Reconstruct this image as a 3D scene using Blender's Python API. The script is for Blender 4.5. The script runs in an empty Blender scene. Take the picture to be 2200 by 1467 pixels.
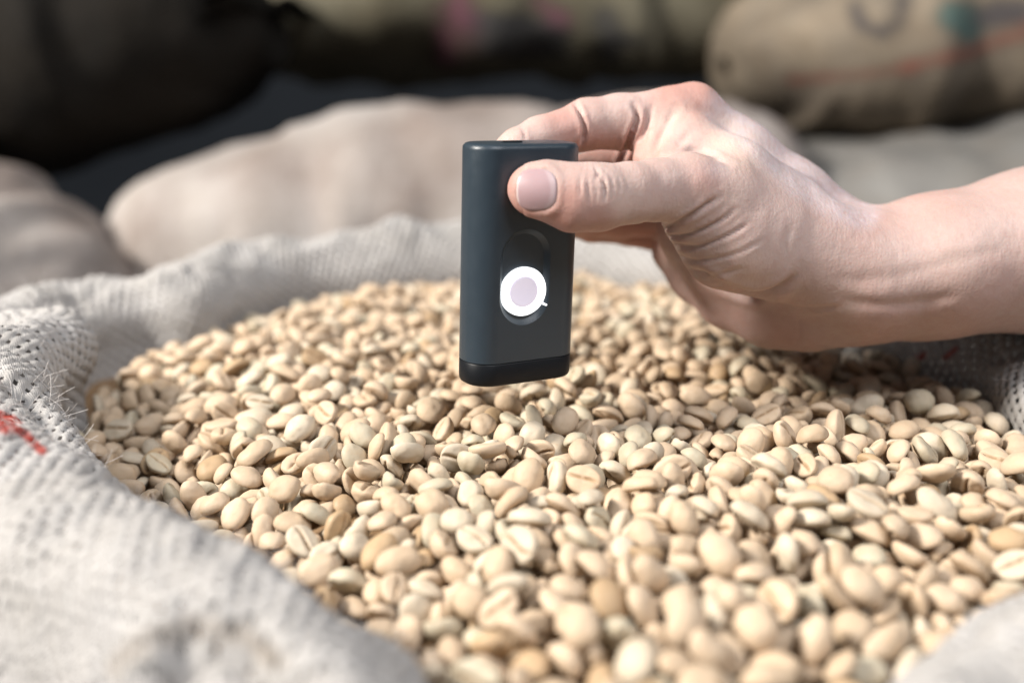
import bpy, bmesh, math
import numpy as np
from mathutils import Vector, Quaternion, Matrix
from mathutils.bvhtree import BVHTree

# ------------------------------------------------------------------ camera, world, lights
# All lengths below are worked out in centimetres and stored in metres.
CM = 0.01
SC = bpy.context.scene
COL = SC.collection
PITCH = math.radians(14)
F, PX, PY = 2400.0, 1100.0, 733.5
CAM = np.array([0, 0, 65.0])
FW = np.array([0, math.cos(PITCH), -math.sin(PITCH)])
UP = np.array([0, math.sin(PITCH), math.cos(PITCH)])
RT = np.array([1.0, 0, 0])


def ray(px, py):
    return FW + (px - PX) / F * RT - (py - PY) / F * UP


def at(px, py, D):
    """point at distance D (cm) along the optical axis"""
    return CAM + D * ray(px, py)


def onz(px, py, z):
    r = ray(px, py)
    return CAM + (z - 65.0) / r[2] * r


def proj(P):
    d = P - CAM
    D = d @ FW
    return PX + F * (d @ RT) / D, PY - F * (d @ UP) / D, D


cd = bpy.data.cameras.new('camera')
cam = bpy.data.objects.new('camera', cd)
COL.objects.link(cam)
cam.location = tuple(CAM * CM)
cam.rotation_euler = (math.pi / 2 - PITCH, 0, 0)
cd.sensor_width = 36
cd.lens = 36 * F / 2200
cd.clip_start = 0.01
cd.clip_end = 50
cd.dof.use_dof = True
cd.dof.focus_distance = 0.304
cd.dof.aperture_fstop = 4.9
cd.dof.aperture_blades = 9
SC.camera = cam

world = bpy.data.worlds.new('World')
SC.world = world
world.use_nodes = True
bg = world.node_tree.nodes['Background']
bg.inputs[0].default_value = (0.78, 0.86, 1.0, 1)
bg.inputs[1].default_value = 0.12


def area(name, loc, target, size, power, color):
    l = bpy.data.lights.new(name, 'AREA')
    l.shape = 'DISK'
    l.size = size
    l.energy = power
    l.color = color
    o = bpy.data.objects.new(name, l)
    COL.objects.link(o)
    o.location = loc
    o.rotation_euler = (Vector(target) - Vector(loc)).to_track_quat('-Z', 'Y').to_euler()
    return o


TG = (0.0, 0.33, 0.56)
area('key_lamp', (-1.36, -0.12, 1.60), TG, 0.42, 77, (1.0, 0.95, 0.875))
area('fill_lamp', (0.62, -0.50, 1.95), (0.05, 0.35, 0.56), 1.0, 27, (0.96, 0.97, 1.0))  # unseen fill, added to lift the shadow under hand and forearm
SC.view_settings.view_transform = 'Standard'
SC.view_settings.look = 'None'
SC.view_settings.exposure = 0.0
SC.view_settings.gamma = 1.0

# ------------------------------------------------------------------ helpers


def tag(o, label=None, cat=None, group=None, kind=None):
    if label: o['label'] = label
    if cat: o['category'] = cat
    if group: o['group'] = group
    if kind: o['kind'] = kind
    return o


def mesh_np(name, V, faces, smooth=True):
    """V in cm. faces: (n,k) array or list"""
    me = bpy.data.meshes.new(name)
    V = np.asarray(V, float) * CM
    Fq = np.asarray(faces)
    n, k = Fq.shape
    me.vertices.add(len(V))
    me.vertices.foreach_set('co', V.ravel().astype('f4'))
    me.loops.add(n * k)
    me.loops.foreach_set('vertex_index', Fq.ravel().astype('i4'))
    me.polygons.add(n)
    me.polygons.foreach_set('loop_start', np.arange(0, n * k, k, dtype='i4'))
    me.update(calc_edges=True)
    me.polygons.foreach_set('use_smooth', np.full(n, smooth))
    me.validate()
    me.update()
    return me


def obj(name, me, mat=None, parent=None, origin=None):
    """origin in cm: mesh is shifted so that the object sits at it"""
    o = bpy.data.objects.new(name, me)
    if origin is not None:
        me.transform(Matrix.Translation(-Vector(np.asarray(origin) * CM)))
        o.location = tuple(np.asarray(origin) * CM)
    if mat is not None and not me.materials:
        me.materials.append(mat)
    COL.objects.link(o)
    if parent is not None:
        o.parent = parent
    return o


def grid_faces(n, m, closed_n=False, closed_m=False):
    i = np.arange(n if closed_n else n - 1)
    j = np.arange(m if closed_m else m - 1)
    I, J = np.meshgrid(i, j, indexing='ij')
    I2, J2 = (I + 1) % n, (J + 1) % m
    return np.stack([I * m + J, I2 * m + J, I2 * m + J2, I * m + J2], -1).reshape(-1, 4)


def set_attr(me, name, vals):
    vals = np.asarray(vals, 'f4')
    if vals.ndim == 1:
        a = me.attributes.new(name, 'FLOAT', 'POINT')
        a.data.foreach_set('value', vals)
    else:
        a = me.attributes.new(name, 'FLOAT_COLOR', 'POINT')
        if vals.shape[1] == 3:
            vals = np.concatenate([vals, np.ones((len(vals), 1), 'f4')], 1)
        a.data.foreach_set('color', vals.ravel())


_rs = np.random.RandomState(3)
_LAT = _rs.rand(64, 64, 64).astype('f4')


def noise3(P, freq):
    """value noise in [-1,1], P (n,3)"""
    Q = np.asarray(P) * freq + 100.0
    i = np.floor(Q).astype(int)
    f = Q - i
    f = f * f * (3 - 2 * f)
    r = 0
    for a in (0, 1):
        for b in (0, 1):
            for c in (0, 1):
                w = (f[..., 0] if a else 1 - f[..., 0]) * (f[..., 1] if b else 1 - f[..., 1]) * (f[..., 2] if c else 1 - f[..., 2])
                r = r + w * _LAT[(i[..., 0] + a) % 64, (i[..., 1] + b) % 64, (i[..., 2] + c) % 64]
    return r * 2 - 1


class NT:
    """tiny node-tree builder"""

    def __init__(s, name):
        s.m = bpy.data.materials.new(name)
        s.m.use_nodes = True
        s.t = s.m.node_tree
        s.b = s.t.nodes['Principled BSDF']
        s.out = s.t.nodes['Material Output']

    def n(s, typ, _in=None, **kw):
        o = s.t.nodes.new(typ)
        for k, v in kw.items():
            setattr(o, k, v)
        for k, v in (_in or {}).items():
            if hasattr(v, 'is_output') or isinstance(v, bpy.types.NodeSocket):
                s.t.links.new(v, o.inputs[k])
            else:
                o.inputs[k].default_value = v
        return o

    def set(s, k, v):
        if isinstance(v, bpy.types.NodeSocket):
            s.t.links.new(v, s.b.inputs[k])
        else:
            s.b.inputs[k].default_value = v

    def math(s, op, a, b=0.0, c=None, clamp=False):
        d = {0: a, 1: b}
        if c is not None: d[2] = c
        o = s.n('ShaderNodeMath', d, operation=op)
        o.use_clamp = clamp
        return o.outputs[0]

    def mix(s, fac, a, b, blend='MIX'):
        o = s.n('ShaderNodeMix', data_type='RGBA', blend_type=blend)
        for k, v in ((0, fac), (6, a), (7, b)):
            if isinstance(v, bpy.types.NodeSocket):
                s.t.links.new(v, o.inputs[k])
            else:
                o.inputs[k].default_value = v if k == 0 else (tuple(v) + (1,))[:4]
        return o.outputs[2]

    def noise(s, scale, vec=None, detail=3, rough=.5):
        d = {'Scale': scale, 'Detail': detail, 'Roughness': rough}
        if vec is not None: d['Vector'] = vec
        return s.n('ShaderNodeTexNoise', d).outputs[0]

    def ramp(s, fac, stops):
        o = s.n('ShaderNodeValToRGB', {0: fac})
        el = o.color_ramp.elements
        while len(el) < len(stops): el.new(.5)
        for e, (p, c) in zip(el, stops):
            e.position = p
            e.color = (tuple(c) + (1,))[:4] if hasattr(c, '__len__') else (c, c, c, 1)
        return o.outputs[0]

    def bump(s, h, strength, dist, normal=None):
        d = {'Height': h, 'Strength': strength, 'Distance': dist}
        if normal is not None: d['Normal'] = normal
        return s.n('ShaderNodeBump', d).outputs[0]


def smooth01(x):
    x = np.clip(x, 0, 1)
    return x * x * (3 - 2 * x)


# ------------------------------------------------------------------ materials


def bean_material(name, source):
    t = NT(name)
    tc = t.n('ShaderNodeTexCoord')
    if source == 'object':
        tone = t.n('ShaderNodeObjectInfo').outputs['Color']
        rnd = t.n('ShaderNodeObjectInfo').outputs['Random']
        vec = t.n('ShaderNodeVectorMath', {0: tc.outputs['Object'], 1: t.n('ShaderNodeCombineXYZ', {0: rnd, 1: rnd, 2: rnd}).outputs[0]}, operation='ADD').outputs[0]
    else:
        tone = t.n('ShaderNodeAttribute', attribute_name='tone').outputs['Color']
        vec = tc.outputs['Object']
    n1 = t.noise(260, vec, 4, .6)
    n2 = t.noise(1400, vec, 3, .6)
    c = t.mix(t.ramp(n1, [(.38, 0.0), (.75, .38)]), tone, (.42, .29, .175))
    sp = t.ramp(t.noise(520, vec, 2, .5), [(.66, 0.0), (.78, 1.0)])
    c = t.mix(t.math('MULTIPLY', sp, .22), c, (.36, .22, .11))
    gr = t.n('ShaderNodeAttribute', attribute_name='groove').outputs['Fac']
    c = t.mix(t.math('MULTIPLY', gr, .8), c, (.30, .19, .10))
    t.set('Base Color', c)
    t.set('Roughness', t.ramp(n1, [(.3, .52), (.7, .72)]))
    t.set('Specular IOR Level', .35)
    t.set('Subsurface Weight', .03)
    t.set('Subsurface Radius', (1, .6, .3))
    t.set('Subsurface Scale', .0012)
    nb = t.bump(n1, .35, .0006)
    t.set('Normal', t.bump(n2, .35, .00015, nb))
    return t.m


def sack_material(name, c1, c2):
    t = NT(name)
    tc = t.n('ShaderNodeTexCoord').outputs['Object']
    pr = t.n('ShaderNodeAttribute', attribute_name='print_ink').outputs['Color']
    pf = t.n('ShaderNodeAttribute', attribute_name='print_mask').outputs['Fac']
    n1 = t.noise(9, tc, 4, .6)
    n2 = t.noise(400, tc, 2, .6)
    c = t.mix(t.ramp(n1, [(.35, 0.0), (.68, 1.0)]), c1, c2)
    ws = t.n('ShaderNodeTexWave', {'Vector': tc, 'Scale': 55.0, 'Distortion': 2.0}, bands_direction='X').outputs[1]
    wz = t.n('ShaderNodeTexWave', {'Vector': tc, 'Scale': 55.0, 'Distortion': 2.0}, bands_direction='Z').outputs[1]
    c = t.mix(t.ramp(t.noise(35, tc, 4, .7), [(.35, 0.0), (.7, .55)]), c, t.mix(1.0, c, (.62, .56, .50), 'MULTIPLY'))
    c = t.mix(t.math('MULTIPLY', pf, t.ramp(n2, [(.3, .7), (.6, 1.0)])), c, pr)
    t.set('Base Color', c)
    t.set('Roughness', .92)
    t.set('Specular IOR Level', .1)
    t.set('Normal', t.bump(t.noise(160, tc, 4, .7), .7, .002))
    return t.m


def plain(name, col, rough=.6, spec=.3, nscale=40, var=.12, bump=0.0):
    t = NT(name)
    tc = t.n('ShaderNodeTexCoord').outputs['Object']
    n1 = t.noise(nscale, tc, 4, .6)
    lo = tuple(x * (1 - var) for x in col)
    hi = tuple(min(1, x * (1 + var)) for x in col)
    t.set('Base Color', t.mix(n1, lo, hi))
    t.set('Roughness', t.ramp(n1, [(.3, rough * .9), (.7, min(1, rough * 1.1))]))
    t.set('Specular IOR Level', spec)
    if bump: t.set('Normal', t.bump(t.noise(nscale * 20, tc, 2), .5, bump))
    return t


def skin_material():
    t = NT('skin')
    tc = t.n('ShaderNodeTexCoord').outputs['Object']
    blush = t.n('ShaderNodeAttribute', attribute_name='blush').outputs['Fac']
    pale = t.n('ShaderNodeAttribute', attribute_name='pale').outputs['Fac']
    rim_fac = t.n('ShaderNodeAttribute', attribute_name='painted_rim').outputs['Fac']
    n0 = t.noise(55, tc, 4, .6)
    n1 = t.noise(420, tc, 3, .65)
    c = t.mix(t.ramp(n0, [(.3, 0.0), (.7, 1.0)]), (.43, .30, .265), (.48, .36, .325))
    c = t.mix(blush, c, (.42, .19, .15))
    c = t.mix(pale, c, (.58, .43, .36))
    c = t.mix(t.ramp(n1, [(.45, 0.0), (.8, .30)]), c, (.38, .22, .19))
    c = t.mix(t.math('MULTIPLY', rim_fac, t.ramp(n1, [(.3, .35), (.65, 1.0)])), c, (.58, .53, .57))  # pale rim light mixed into the skin colour
    t.set('Base Color', c)
    t.set('Roughness', t.ramp(n1, [(.3, .5), (.7, .66)]))
    t.set('Specular IOR Level', .42)
    t.set('Subsurface Weight', .22)
    t.set('Subsurface Radius', (1, .32, .18))
    t.set('Subsurface Scale', .004)
    v = t.n('ShaderNodeTexVoronoi', {'Vector': tc, 'Scale': 1150.0}).outputs[0]
    m = t.n('ShaderNodeMapping', {0: tc, 3: (900, 260, 320)}).outputs[0]
    w = t.n('ShaderNodeTexNoise', {'Vector': m, 'Scale': 1.0, 'Detail': 3.0}).outputs[0]
    nb = t.bump(v, .22, .00022)
    nb = t.bump(w, .3, .0004, nb)
    t.set('Normal', t.bump(n1, .25, .0004, nb))
    return t.m


# ------------------------------------------------------------------ the sack opening

EDGE_PX = [(1000, 588, 55.2), (1240, 584, 55.2), (1400, 598, 55.2), (1600, 645, 55.1), (1800, 705, 55.1), (1960, 762, 55.1), (2100, 808, 55.1), (2230, 890, 55)]
_e = [onz(*p) for p in EDGE_PX]
_e += [np.array([18.5, 27, 54.8]), np.array([19, 22, 54.6]), np.array([15.5, 19.5, 54.5])]
_e += [onz(2200, 1310, 54.7), onz(1960, 1460, 54.6), np.array([3.5, 14.2, 54.5]), np.array([-.5, 15.0, 54.2])]
_e += [onz(*p) for p in [(890, 1445, 54.3), (740, 1375, 54.2), (600, 1300, 54.), (470, 1225, 53.8), (350, 1150, 53.8), (220, 1050, 53.9), (130, 965, 54), (125, 905, 54.2), (180, 838, 54.6), (150, 770, 54.9), (190, 712, 55), (300, 690, 55), (430, 680, 55.1), (540, 640, 55.2), (660, 612, 55.2), (820, 600, 55.2)]]
EDGE = np.array(_e)
NE = len(EDGE)


def cr_closed(P, u):
    """Catmull-Rom through rows of P (closed), u in [0,len(P))"""
    P = np.asarray(P, float)
    N = len(P)
    i = np.floor(u).astype(int)
    t = (u - i)[:, None]
    a, b, c, d = P[(i - 1) % N], P[i % N], P[(i + 1) % N], P[(i + 2) % N]
    return .5 * ((2 * b) + (-a + c) * t + (2 * a - 5 * b + 4 * c - d) * t * t + (-a + 3 * b - 3 * c + d) * t ** 3)


def cr_open(P, n):
    P = np.asarray(P, float)
    Q = np.concatenate([[2 * P[0] - P[1]], P, [2 * P[-1] - P[-2]]])
    out = []
    for k in range(len(P) - 1):
        t = np.linspace(0, 1, n, endpoint=False)[:, None]
        a, b, c, d = Q[k:k + 4]
        out.append(.5 * ((2 * b) + (-a + c) * t + (2 * a - 5 * b + 4 * c - d) * t * t + (-a + 3 * b - 3 * c + d) * t ** 3))
    out.append(P[-1:])
    return np.concatenate(out)


def surf_h(XY, E):
    x, y = XY[:, 0], XY[:, 1]
    d = np.hypot(E[None, :, 0] - x[:, None], E[None, :, 1] - y[:, None])
    i = d.argmin(1)
    t = smooth01(d.min(1) / 4.5)
    return (E[i, 2] - .25) * (1 - t) + 55.25 * t + .22 * np.sin(x * .45 + 1.3) * np.cos(y * .37) + .12 * np.sin(x * 1.1 + y * .9)

# placement of the meter (cm, degrees)
DEV_YAW, DEV_ROLL = 30, 1.2
DEV_POS = at(1106, 808, 31.2)

# settled positions of the beans (a physics run, in 1/100 cm): x, y, z, quaternion x, y, z times 99, variant * 32 + size step
BEANS = [
581,1940,430,35,32,-77,86,462,1924,464,31,12,-50,248,229,1860,429,31,-12,-75,124,442,2196,486,22,-26,81,155,326,1914,471,53,-9,53,117,132,1932,459,7,-28,68,112,
719,2091,462,28,-22,92,123,673,2008,410,21,-1,-48,251,721,1958,406,61,-5,28,208,528,2025,461,48,71,44,122,283,2120,479,40,42,-9,88,199,2067,439,37,-12,80,120,
362,1866,445,38,31,-26,200,-445,2378,360,-8,48,-83,25,-257,2324,410,-2,39,-90,214,876,1990,379,-57,58,-25,147,18,2249,481,37,77,46,123,195,1944,432,-12,54,65,92,
-278,1982,349,-39,48,73,188,-87,2112,419,47,3,-39,239,833,2126,409,-17,67,18,111,-495,2236,328,-3,20,-90,16,263,2056,435,14,47,5,185,-39,1952,404,-21,36,74,183,
-67,1820,413,21,79,53,214,757,1912,370,67,11,44,191,458,1793,430,-2,-10,-98,210,11,1972,430,-27,30,10,178,906,2138,412,14,-20,95,171,-348,2095,345,-1,-16,95,21,
-27,2060,430,-24,87,29,204,393,2382,490,39,24,-51,78,667,2086,456,-91,-7,38,219,-231,1926,352,-79,41,9,82,828,2433,507,-92,30,15,55,1099,2249,437,-94,-4,-19,49,
926,2013,370,11,66,48,22,100,1908,399,22,43,77,240,-471,2196,274,50,-12,23,168,822,1984,390,-5,-27,-55,55,998,2246,430,-15,33,9,55,48,2045,389,5,-66,-67,159,
1014,2500,466,16,29,-26,221,-30,2218,450,12,-45,46,14,666,1894,382,22,-7,8,11,179,2654,479,-88,24,4,246,-5,2108,451,-10,51,82,82,-633,2529,313,10,1,11,184,
-86,2362,448,-44,-88,-9,20,-418,2239,345,-3,74,39,18,-641,2382,317,27,-70,54,140,-195,2585,438,21,-25,81,250,179,2175,467,22,14,87,114,603,2256,462,71,4,-68,174,
989,2100,379,-21,6,-47,47,-122,2011,358,1,5,-62,76,-716,2696,368,28,24,-78,48,398,1898,425,-42,-81,-37,140,1112,2319,465,-7,-20,95,42,786,2563,513,29,-11,-36,111,
41,2389,483,0,23,94,59,546,2392,489,-8,30,1,58,41,2718,458,25,40,-65,153,940,2373,443,3,-20,-48,150,401,2026,438,49,39,56,154,337,1776,426,-6,32,-92,183,
-500,2481,386,-28,-88,-21,109,-766,2515,245,52,45,-52,110,33,1921,382,20,-12,-43,106,-203,2190,353,46,-53,63,50,121,2153,427,-1,17,7,174,506,2130,465,-21,9,40,215,
-308,2373,411,24,14,-87,212,-1037,2824,321,30,-19,78,181,-125,2300,399,47,2,-40,73,822,2380,449,18,24,87,87,610,1872,410,90,17,33,163,-511,2380,328,-9,30,-91,179,
1251,3282,493,-6,-48,86,248,-256,2236,387,-58,-73,-3,164,-351,2022,340,35,45,80,43,296,2311,473,56,-5,-54,141,433,2010,482,24,1,76,230,488,1871,409,-14,3,92,57,
-596,2748,416,40,-20,0,176,712,2227,449,53,3,69,180,0,2543,461,34,-26,-89,185,300,1834,435,16,16,24,32,-367,2308,363,-39,18,24,142,996,2035,350,-60,-72,14,244,
1149,2647,464,-40,-16,-73,28,692,2451,499,-2,33,93,19,-216,2076,355,29,-50,12,56,380,2252,472,29,30,11,84,-144,2095,369,57,-76,25,186,338,2064,444,-30,-16,60,23,
-130,2442,458,28,-8,-22,7,131,2231,455,-20,41,-62,176,524,2245,459,11,36,-35,237,1022,2136,419,53,-78,28,179,-622,3112,461,16,27,-85,148,-805,2671,340,90,20,4,147,
367,2202,460,78,-42,-2,210,-241,3180,495,23,-7,65,189,86,2260,439,71,-65,-12,184,-371,2449,387,27,25,19,239,153,3063,500,5,47,-74,17,-552,2617,375,-17,7,-97,181,
1066,2650,502,87,-33,8,56,-560,2293,306,39,72,-45,238,152,2296,479,-29,22,-29,175,-430,2561,383,-26,-60,-18,117,688,2408,472,-18,-11,-39,117,-720,2967,432,6,-23,20,218,
610,2075,432,54,-54,-35,147,-152,1851,388,-36,30,79,207,89,2077,429,24,16,80,47,-286,2585,435,14,-41,81,199,-243,2025,361,-17,71,51,43,759,2088,409,93,10,31,4,
-1130,3029,344,68,-3,4,54,962,2033,299,-84,45,-2,226,-1147,3375,385,52,5,28,210,-739,2627,322,-14,46,-79,36,-148,2825,475,-72,-4,19,119,-728,2888,396,14,-5,94,50,
647,2653,513,-29,22,-15,19,111,2705,458,-23,73,-1,188,-281,2860,483,40,-80,42,214,974,2192,406,9,9,25,134,894,2315,432,-37,-86,23,107,628,2396,472,-53,-8,82,204,
1217,2915,475,34,12,69,220,804,2318,425,-10,-14,78,41,-734,2527,318,-91,35,-7,138,492,2400,451,43,69,31,31,-551,2467,334,-9,-24,40,206,572,3342,492,82,-2,-15,89,
952,2554,500,13,-18,-95,174,-703,2469,205,-1,-13,13,236,366,3262,480,-17,-73,52,124,-490,2797,439,-8,-24,87,80,188,2851,479,29,14,57,23,263,2546,444,22,-31,46,83,
1100,2465,470,62,74,-12,177,-278,2126,327,33,-26,56,243,813,2868,523,-12,8,98,244,544,2672,486,46,71,-51,21,-154,2379,430,-65,-66,28,145,249,2143,463,-56,-65,21,115,
-874,2875,347,54,-53,55,208,942,2441,476,99,-2,-3,104,826,1947,332,23,41,-53,144,-190,2231,391,-97,8,19,64,756,2721,491,-67,64,-12,8,-65,2817,506,95,22,2,58,
273,2789,446,-21,26,31,183,-790,2773,363,19,13,-96,10,645,2294,463,-29,-26,77,136,753,2922,501,-1,-83,-30,185,788,2179,431,23,15,-91,6,119,2506,464,-29,-27,-90,205,
1320,2739,486,1,-22,-48,127,-858,3017,373,15,-20,40,182,-436,2141,234,-50,1,-50,119,-1234,3331,384,-91,10,-14,148,-418,2974,489,24,-19,87,44,409,2665,475,50,-41,60,200,
807,3500,485,68,20,-9,52,1179,2511,479,-18,14,-46,12,-105,2778,481,58,-70,10,245,-106,2664,434,12,20,-70,12,1134,3072,468,15,-12,7,44,761,3188,480,-91,0,-27,47,
-1033,3081,365,-22,-93,-8,42,1014,2405,458,84,42,-31,112,555,1912,377,80,53,-17,215,355,2991,474,25,-3,63,180,-621,2371,240,-12,-18,92,15,57,2961,496,15,38,-75,239,
208,2482,440,-83,-11,40,173,764,2410,498,70,-65,4,203,682,2233,427,-46,-70,2,176,-432,2909,443,44,-29,82,48,312,2535,506,-11,18,92,203,749,2403,440,6,27,90,68,
1081,2323,426,92,-22,-29,20,1129,2887,474,-15,-90,-7,176,261,2459,433,59,-34,-71,113,-83,3041,496,13,6,-55,238,-900,2665,301,-17,14,-83,4,657,2914,480,31,-48,32,113,
-380,2083,274,0,-72,13,143,-345,2255,325,-24,8,-45,10,1054,2877,475,-26,-31,48,46,1296,3207,471,-20,-11,-54,93,-182,2464,417,46,6,67,118,323,2414,460,-50,14,-24,206,
-818,2578,282,-66,61,-41,203,-547,2901,447,-23,78,-55,206,-410,2152,304,36,-58,-25,140,990,2374,403,15,-54,-68,87,-969,2732,311,58,-62,2,116,-627,2609,353,4,58,-37,206,
-1251,3090,314,0,-2,-37,54,869,2360,475,-31,17,-78,138,-633,2673,382,48,-5,56,102,-563,3220,476,-78,36,-19,113,-895,3336,434,-70,19,35,50,-283,2204,340,-30,-28,-76,41,
-520,2256,193,74,-63,10,75,75,2895,469,1,59,78,11,341,2770,483,7,-24,-82,149,-1092,2986,326,87,-3,1,108,1081,3256,481,62,-18,10,216,-527,2959,451,-43,65,61,244,
-929,2776,311,11,-14,-8,6,1170,2954,456,52,14,-42,182,-587,2543,357,-10,7,71,235,-1013,3178,398,76,8,-29,168,889,2212,428,-21,77,-47,71,-1294,3153,333,46,55,-9,175,
934,3046,482,-27,-70,-15,95,-313,2516,422,1,-17,-67,172,294,3236,460,-34,20,13,210,268,2943,467,-39,-58,66,176,72,3341,495,-5,-33,-79,125,566,2454,507,77,30,-48,7,
-480,2728,423,50,-81,22,239,-430,3398,490,-36,20,-6,243,75,1954,353,33,9,10,110,315,2505,472,34,-23,-61,165,-10,3250,492,81,30,-27,18,295,1979,398,-38,15,-86,186,
1298,2820,465,-88,33,9,22,1060,2402,424,-76,10,-61,43,896,2660,490,32,-39,-39,13,-22,2617,473,90,25,-14,151,-377,2730,419,63,-74,-5,155,142,1932,398,10,56,59,132,
-653,2990,419,-22,-16,-3,48,462,2662,464,65,56,32,78,-295,2274,359,12,4,64,13,-739,3450,462,-13,23,-77,147,-194,2307,362,-54,-10,3,79,144,3747,513,29,-21,-24,122,
-1137,2944,291,12,1,94,115,-499,2631,393,-30,-5,-93,133,-786,3176,440,4,-36,85,12,508,2532,468,-54,-64,34,25,-684,3744,509,-90,-6,25,119,642,3174,470,-22,-31,36,84,
-562,2300,230,-3,28,-49,136,452,2449,488,17,23,79,3,-759,2908,357,-1,33,-92,209,190,2512,485,-10,0,56,38,495,2867,456,31,10,92,238,-57,2438,441,2,-66,1,245,
1001,3541,469,27,25,81,61,409,2697,485,-17,71,65,151,244,2264,465,-4,22,-73,0,-944,3701,484,-30,-20,29,57,169,1853,376,-21,-48,46,209,7,1843,395,49,58,25,80,
-889,3159,403,-10,-95,-10,86,-957,3083,336,38,12,73,12,10,2866,488,-39,-31,61,84,1167,2405,474,-30,-31,-68,198,-330,2875,428,-2,49,45,51,996,3075,484,-2,14,-62,201,
-370,2909,474,56,11,-81,42,-77,2593,426,28,36,36,17,-659,3490,475,40,66,-38,185,-1009,2926,311,-57,13,70,235,515,1954,408,78,20,35,43,1079,3134,495,20,3,96,234,
558,3184,477,-16,20,12,52,611,2564,463,-10,53,5,95,-379,2757,469,-85,-45,25,136,-526,2253,277,-23,-33,-13,72,-432,2688,391,29,31,47,230,-785,3336,471,3,-93,-33,75,
-757,3601,488,17,19,94,220,1470,3233,434,25,15,61,147,957,3717,489,-92,-5,-30,116,-415,2787,418,0,-82,-30,49,1242,2675,458,18,-80,-9,51,587,2946,473,-13,10,-75,47,
524,2615,460,-29,42,8,182,-158,3583,515,35,-4,-50,176,-438,2430,366,-41,77,47,178,627,2277,414,-23,93,-1,41,-976,2768,226,72,-12,34,181,914,2872,471,-13,31,-29,239,
1430,3000,442,25,-18,-74,146,-646,2410,195,13,-10,73,242,843,2812,483,-16,42,-25,236,-1084,2889,221,33,29,-69,181,1391,3751,460,1,-59,19,114,-695,3222,444,-10,1,97,117,
128,2363,444,-59,-72,24,120,-1293,3264,365,3,75,-52,135,-903,2841,316,78,-29,-37,113,1126,2541,457,-23,34,-89,232,-233,2750,435,-19,-81,47,182,-575,2322,193,75,-40,-37,211,
-62,3452,493,30,-88,-32,75,330,2172,439,-24,-68,66,209,296,1874,413,-62,-74,7,247,878,2084,370,-61,39,-50,173,981,2568,450,63,54,47,63,-780,3271,440,-2,32,-92,118,
-195,2671,449,-13,19,96,47,-202,3079,467,-38,82,1,137,-835,2602,284,-41,-6,61,47,51,2350,451,9,19,83,51,-351,2628,414,45,83,-27,246,-280,2442,406,-4,37,-83,83,
-874,3576,474,2,-27,4,55,-989,3328,424,9,22,58,82,-247,2529,398,-31,51,76,46,-854,3138,435,-68,-72,4,241,118,2974,444,39,2,54,159,690,2721,495,47,-23,55,144,
632,2614,489,-9,45,45,171,1123,4381,492,57,-4,12,206,564,2406,441,61,-74,-10,82,-155,2171,340,62,-8,71,74,934,3198,486,8,33,92,108,-1298,3857,422,12,25,-91,238,
945,2255,402,-11,4,-5,77,64,2143,404,72,67,6,212,-601,2927,422,-55,81,12,46,-597,3315,498,1,-1,-85,44,237,3252,518,51,83,4,81,430,3002,473,-34,-5,84,77,
-462,3356,473,-90,41,-2,106,711,3282,479,81,43,-33,112,1075,2216,397,52,79,-29,234,778,3641,499,14,-37,-80,159,-1255,3208,345,-10,35,67,243,-978,3622,462,-38,-87,1,138,
-310,3563,497,47,40,71,250,-300,2919,474,32,48,-75,239,1360,3024,456,59,-63,-13,22,-358,2970,473,-26,77,2,150,592,3755,511,26,24,15,178,-74,4024,508,24,-24,-9,26,
191,2359,454,-57,-81,-1,49,-884,3232,433,99,-5,6,25,-929,3088,390,-15,-16,71,203,-1279,3585,401,57,-34,-31,244,955,2971,462,19,28,-93,42,-297,3120,475,-29,-20,-58,170,
1047,3089,452,-3,-36,70,113,-576,3479,468,23,1,-46,239,-881,2655,164,-18,-8,92,211,-807,2951,382,-32,-26,72,43,-934,2699,255,-33,-23,-59,85,1444,3385,472,-23,12,81,77,
1271,3725,469,-24,-21,-92,184,1075,3485,464,1,-12,-96,177,-206,2379,388,5,-10,-64,198,288,2214,482,-2,-97,19,232,-338,3371,463,46,65,-5,244,-50,1901,372,19,33,27,153,
-606,2429,279,9,-35,-22,8,209,3261,451,-26,26,-17,252,-1242,3074,167,52,-2,-48,42,-975,3918,497,16,-22,-43,127,1377,3409,461,42,-31,79,76,1424,3332,439,9,-19,94,148,
347,3543,474,12,19,-88,179,317,2868,465,32,-41,-58,184,1,3060,503,-19,-96,5,168,1075,2108,381,21,-35,12,16,285,3614,486,1,-58,68,48,-525,2838,414,-83,23,20,111,
-765,3014,436,-43,1,67,112,526,3132,467,13,20,91,197,1152,3463,476,18,36,-74,147,166,3350,514,21,28,77,212,1183,3698,488,79,-57,-17,57,-926,3396,442,38,-11,14,151,
-21,3006,467,37,-54,-12,118,-793,3678,510,-23,-24,93,207,330,4491,528,-28,-14,94,186,-313,2749,439,66,-59,-11,80,669,3510,463,33,92,8,82,-1103,3830,448,15,-14,-25,181,
-1223,3057,263,-30,3,-94,16,-975,2746,170,90,-33,-8,64,-110,2158,398,-55,46,64,134,-1160,4062,476,22,-12,-95,86,255,4566,522,24,-18,24,156,747,2506,485,22,16,86,207,
-400,3170,456,-16,36,-76,105,-379,2546,394,67,58,25,146,-152,3645,517,-40,71,50,157,372,2467,467,43,-30,46,73,703,2595,483,-34,-78,47,160,-4,2391,443,-14,-92,-3,172,
-1057,3126,354,-77,-50,-6,19,381,2878,469,42,71,-46,233,-1350,3482,349,-59,4,76,218,-342,3492,496,-43,-88,16,244,-578,3706,510,93,-6,-25,174,-644,3570,496,32,-7,-19,111,
-1034,2839,253,-24,-49,26,150,697,3649,476,37,20,-76,164,-808,3549,466,-66,65,-7,151,198,3436,529,72,62,26,111,1335,3805,458,-42,48,26,149,61,2841,466,-39,-80,35,244,
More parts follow.
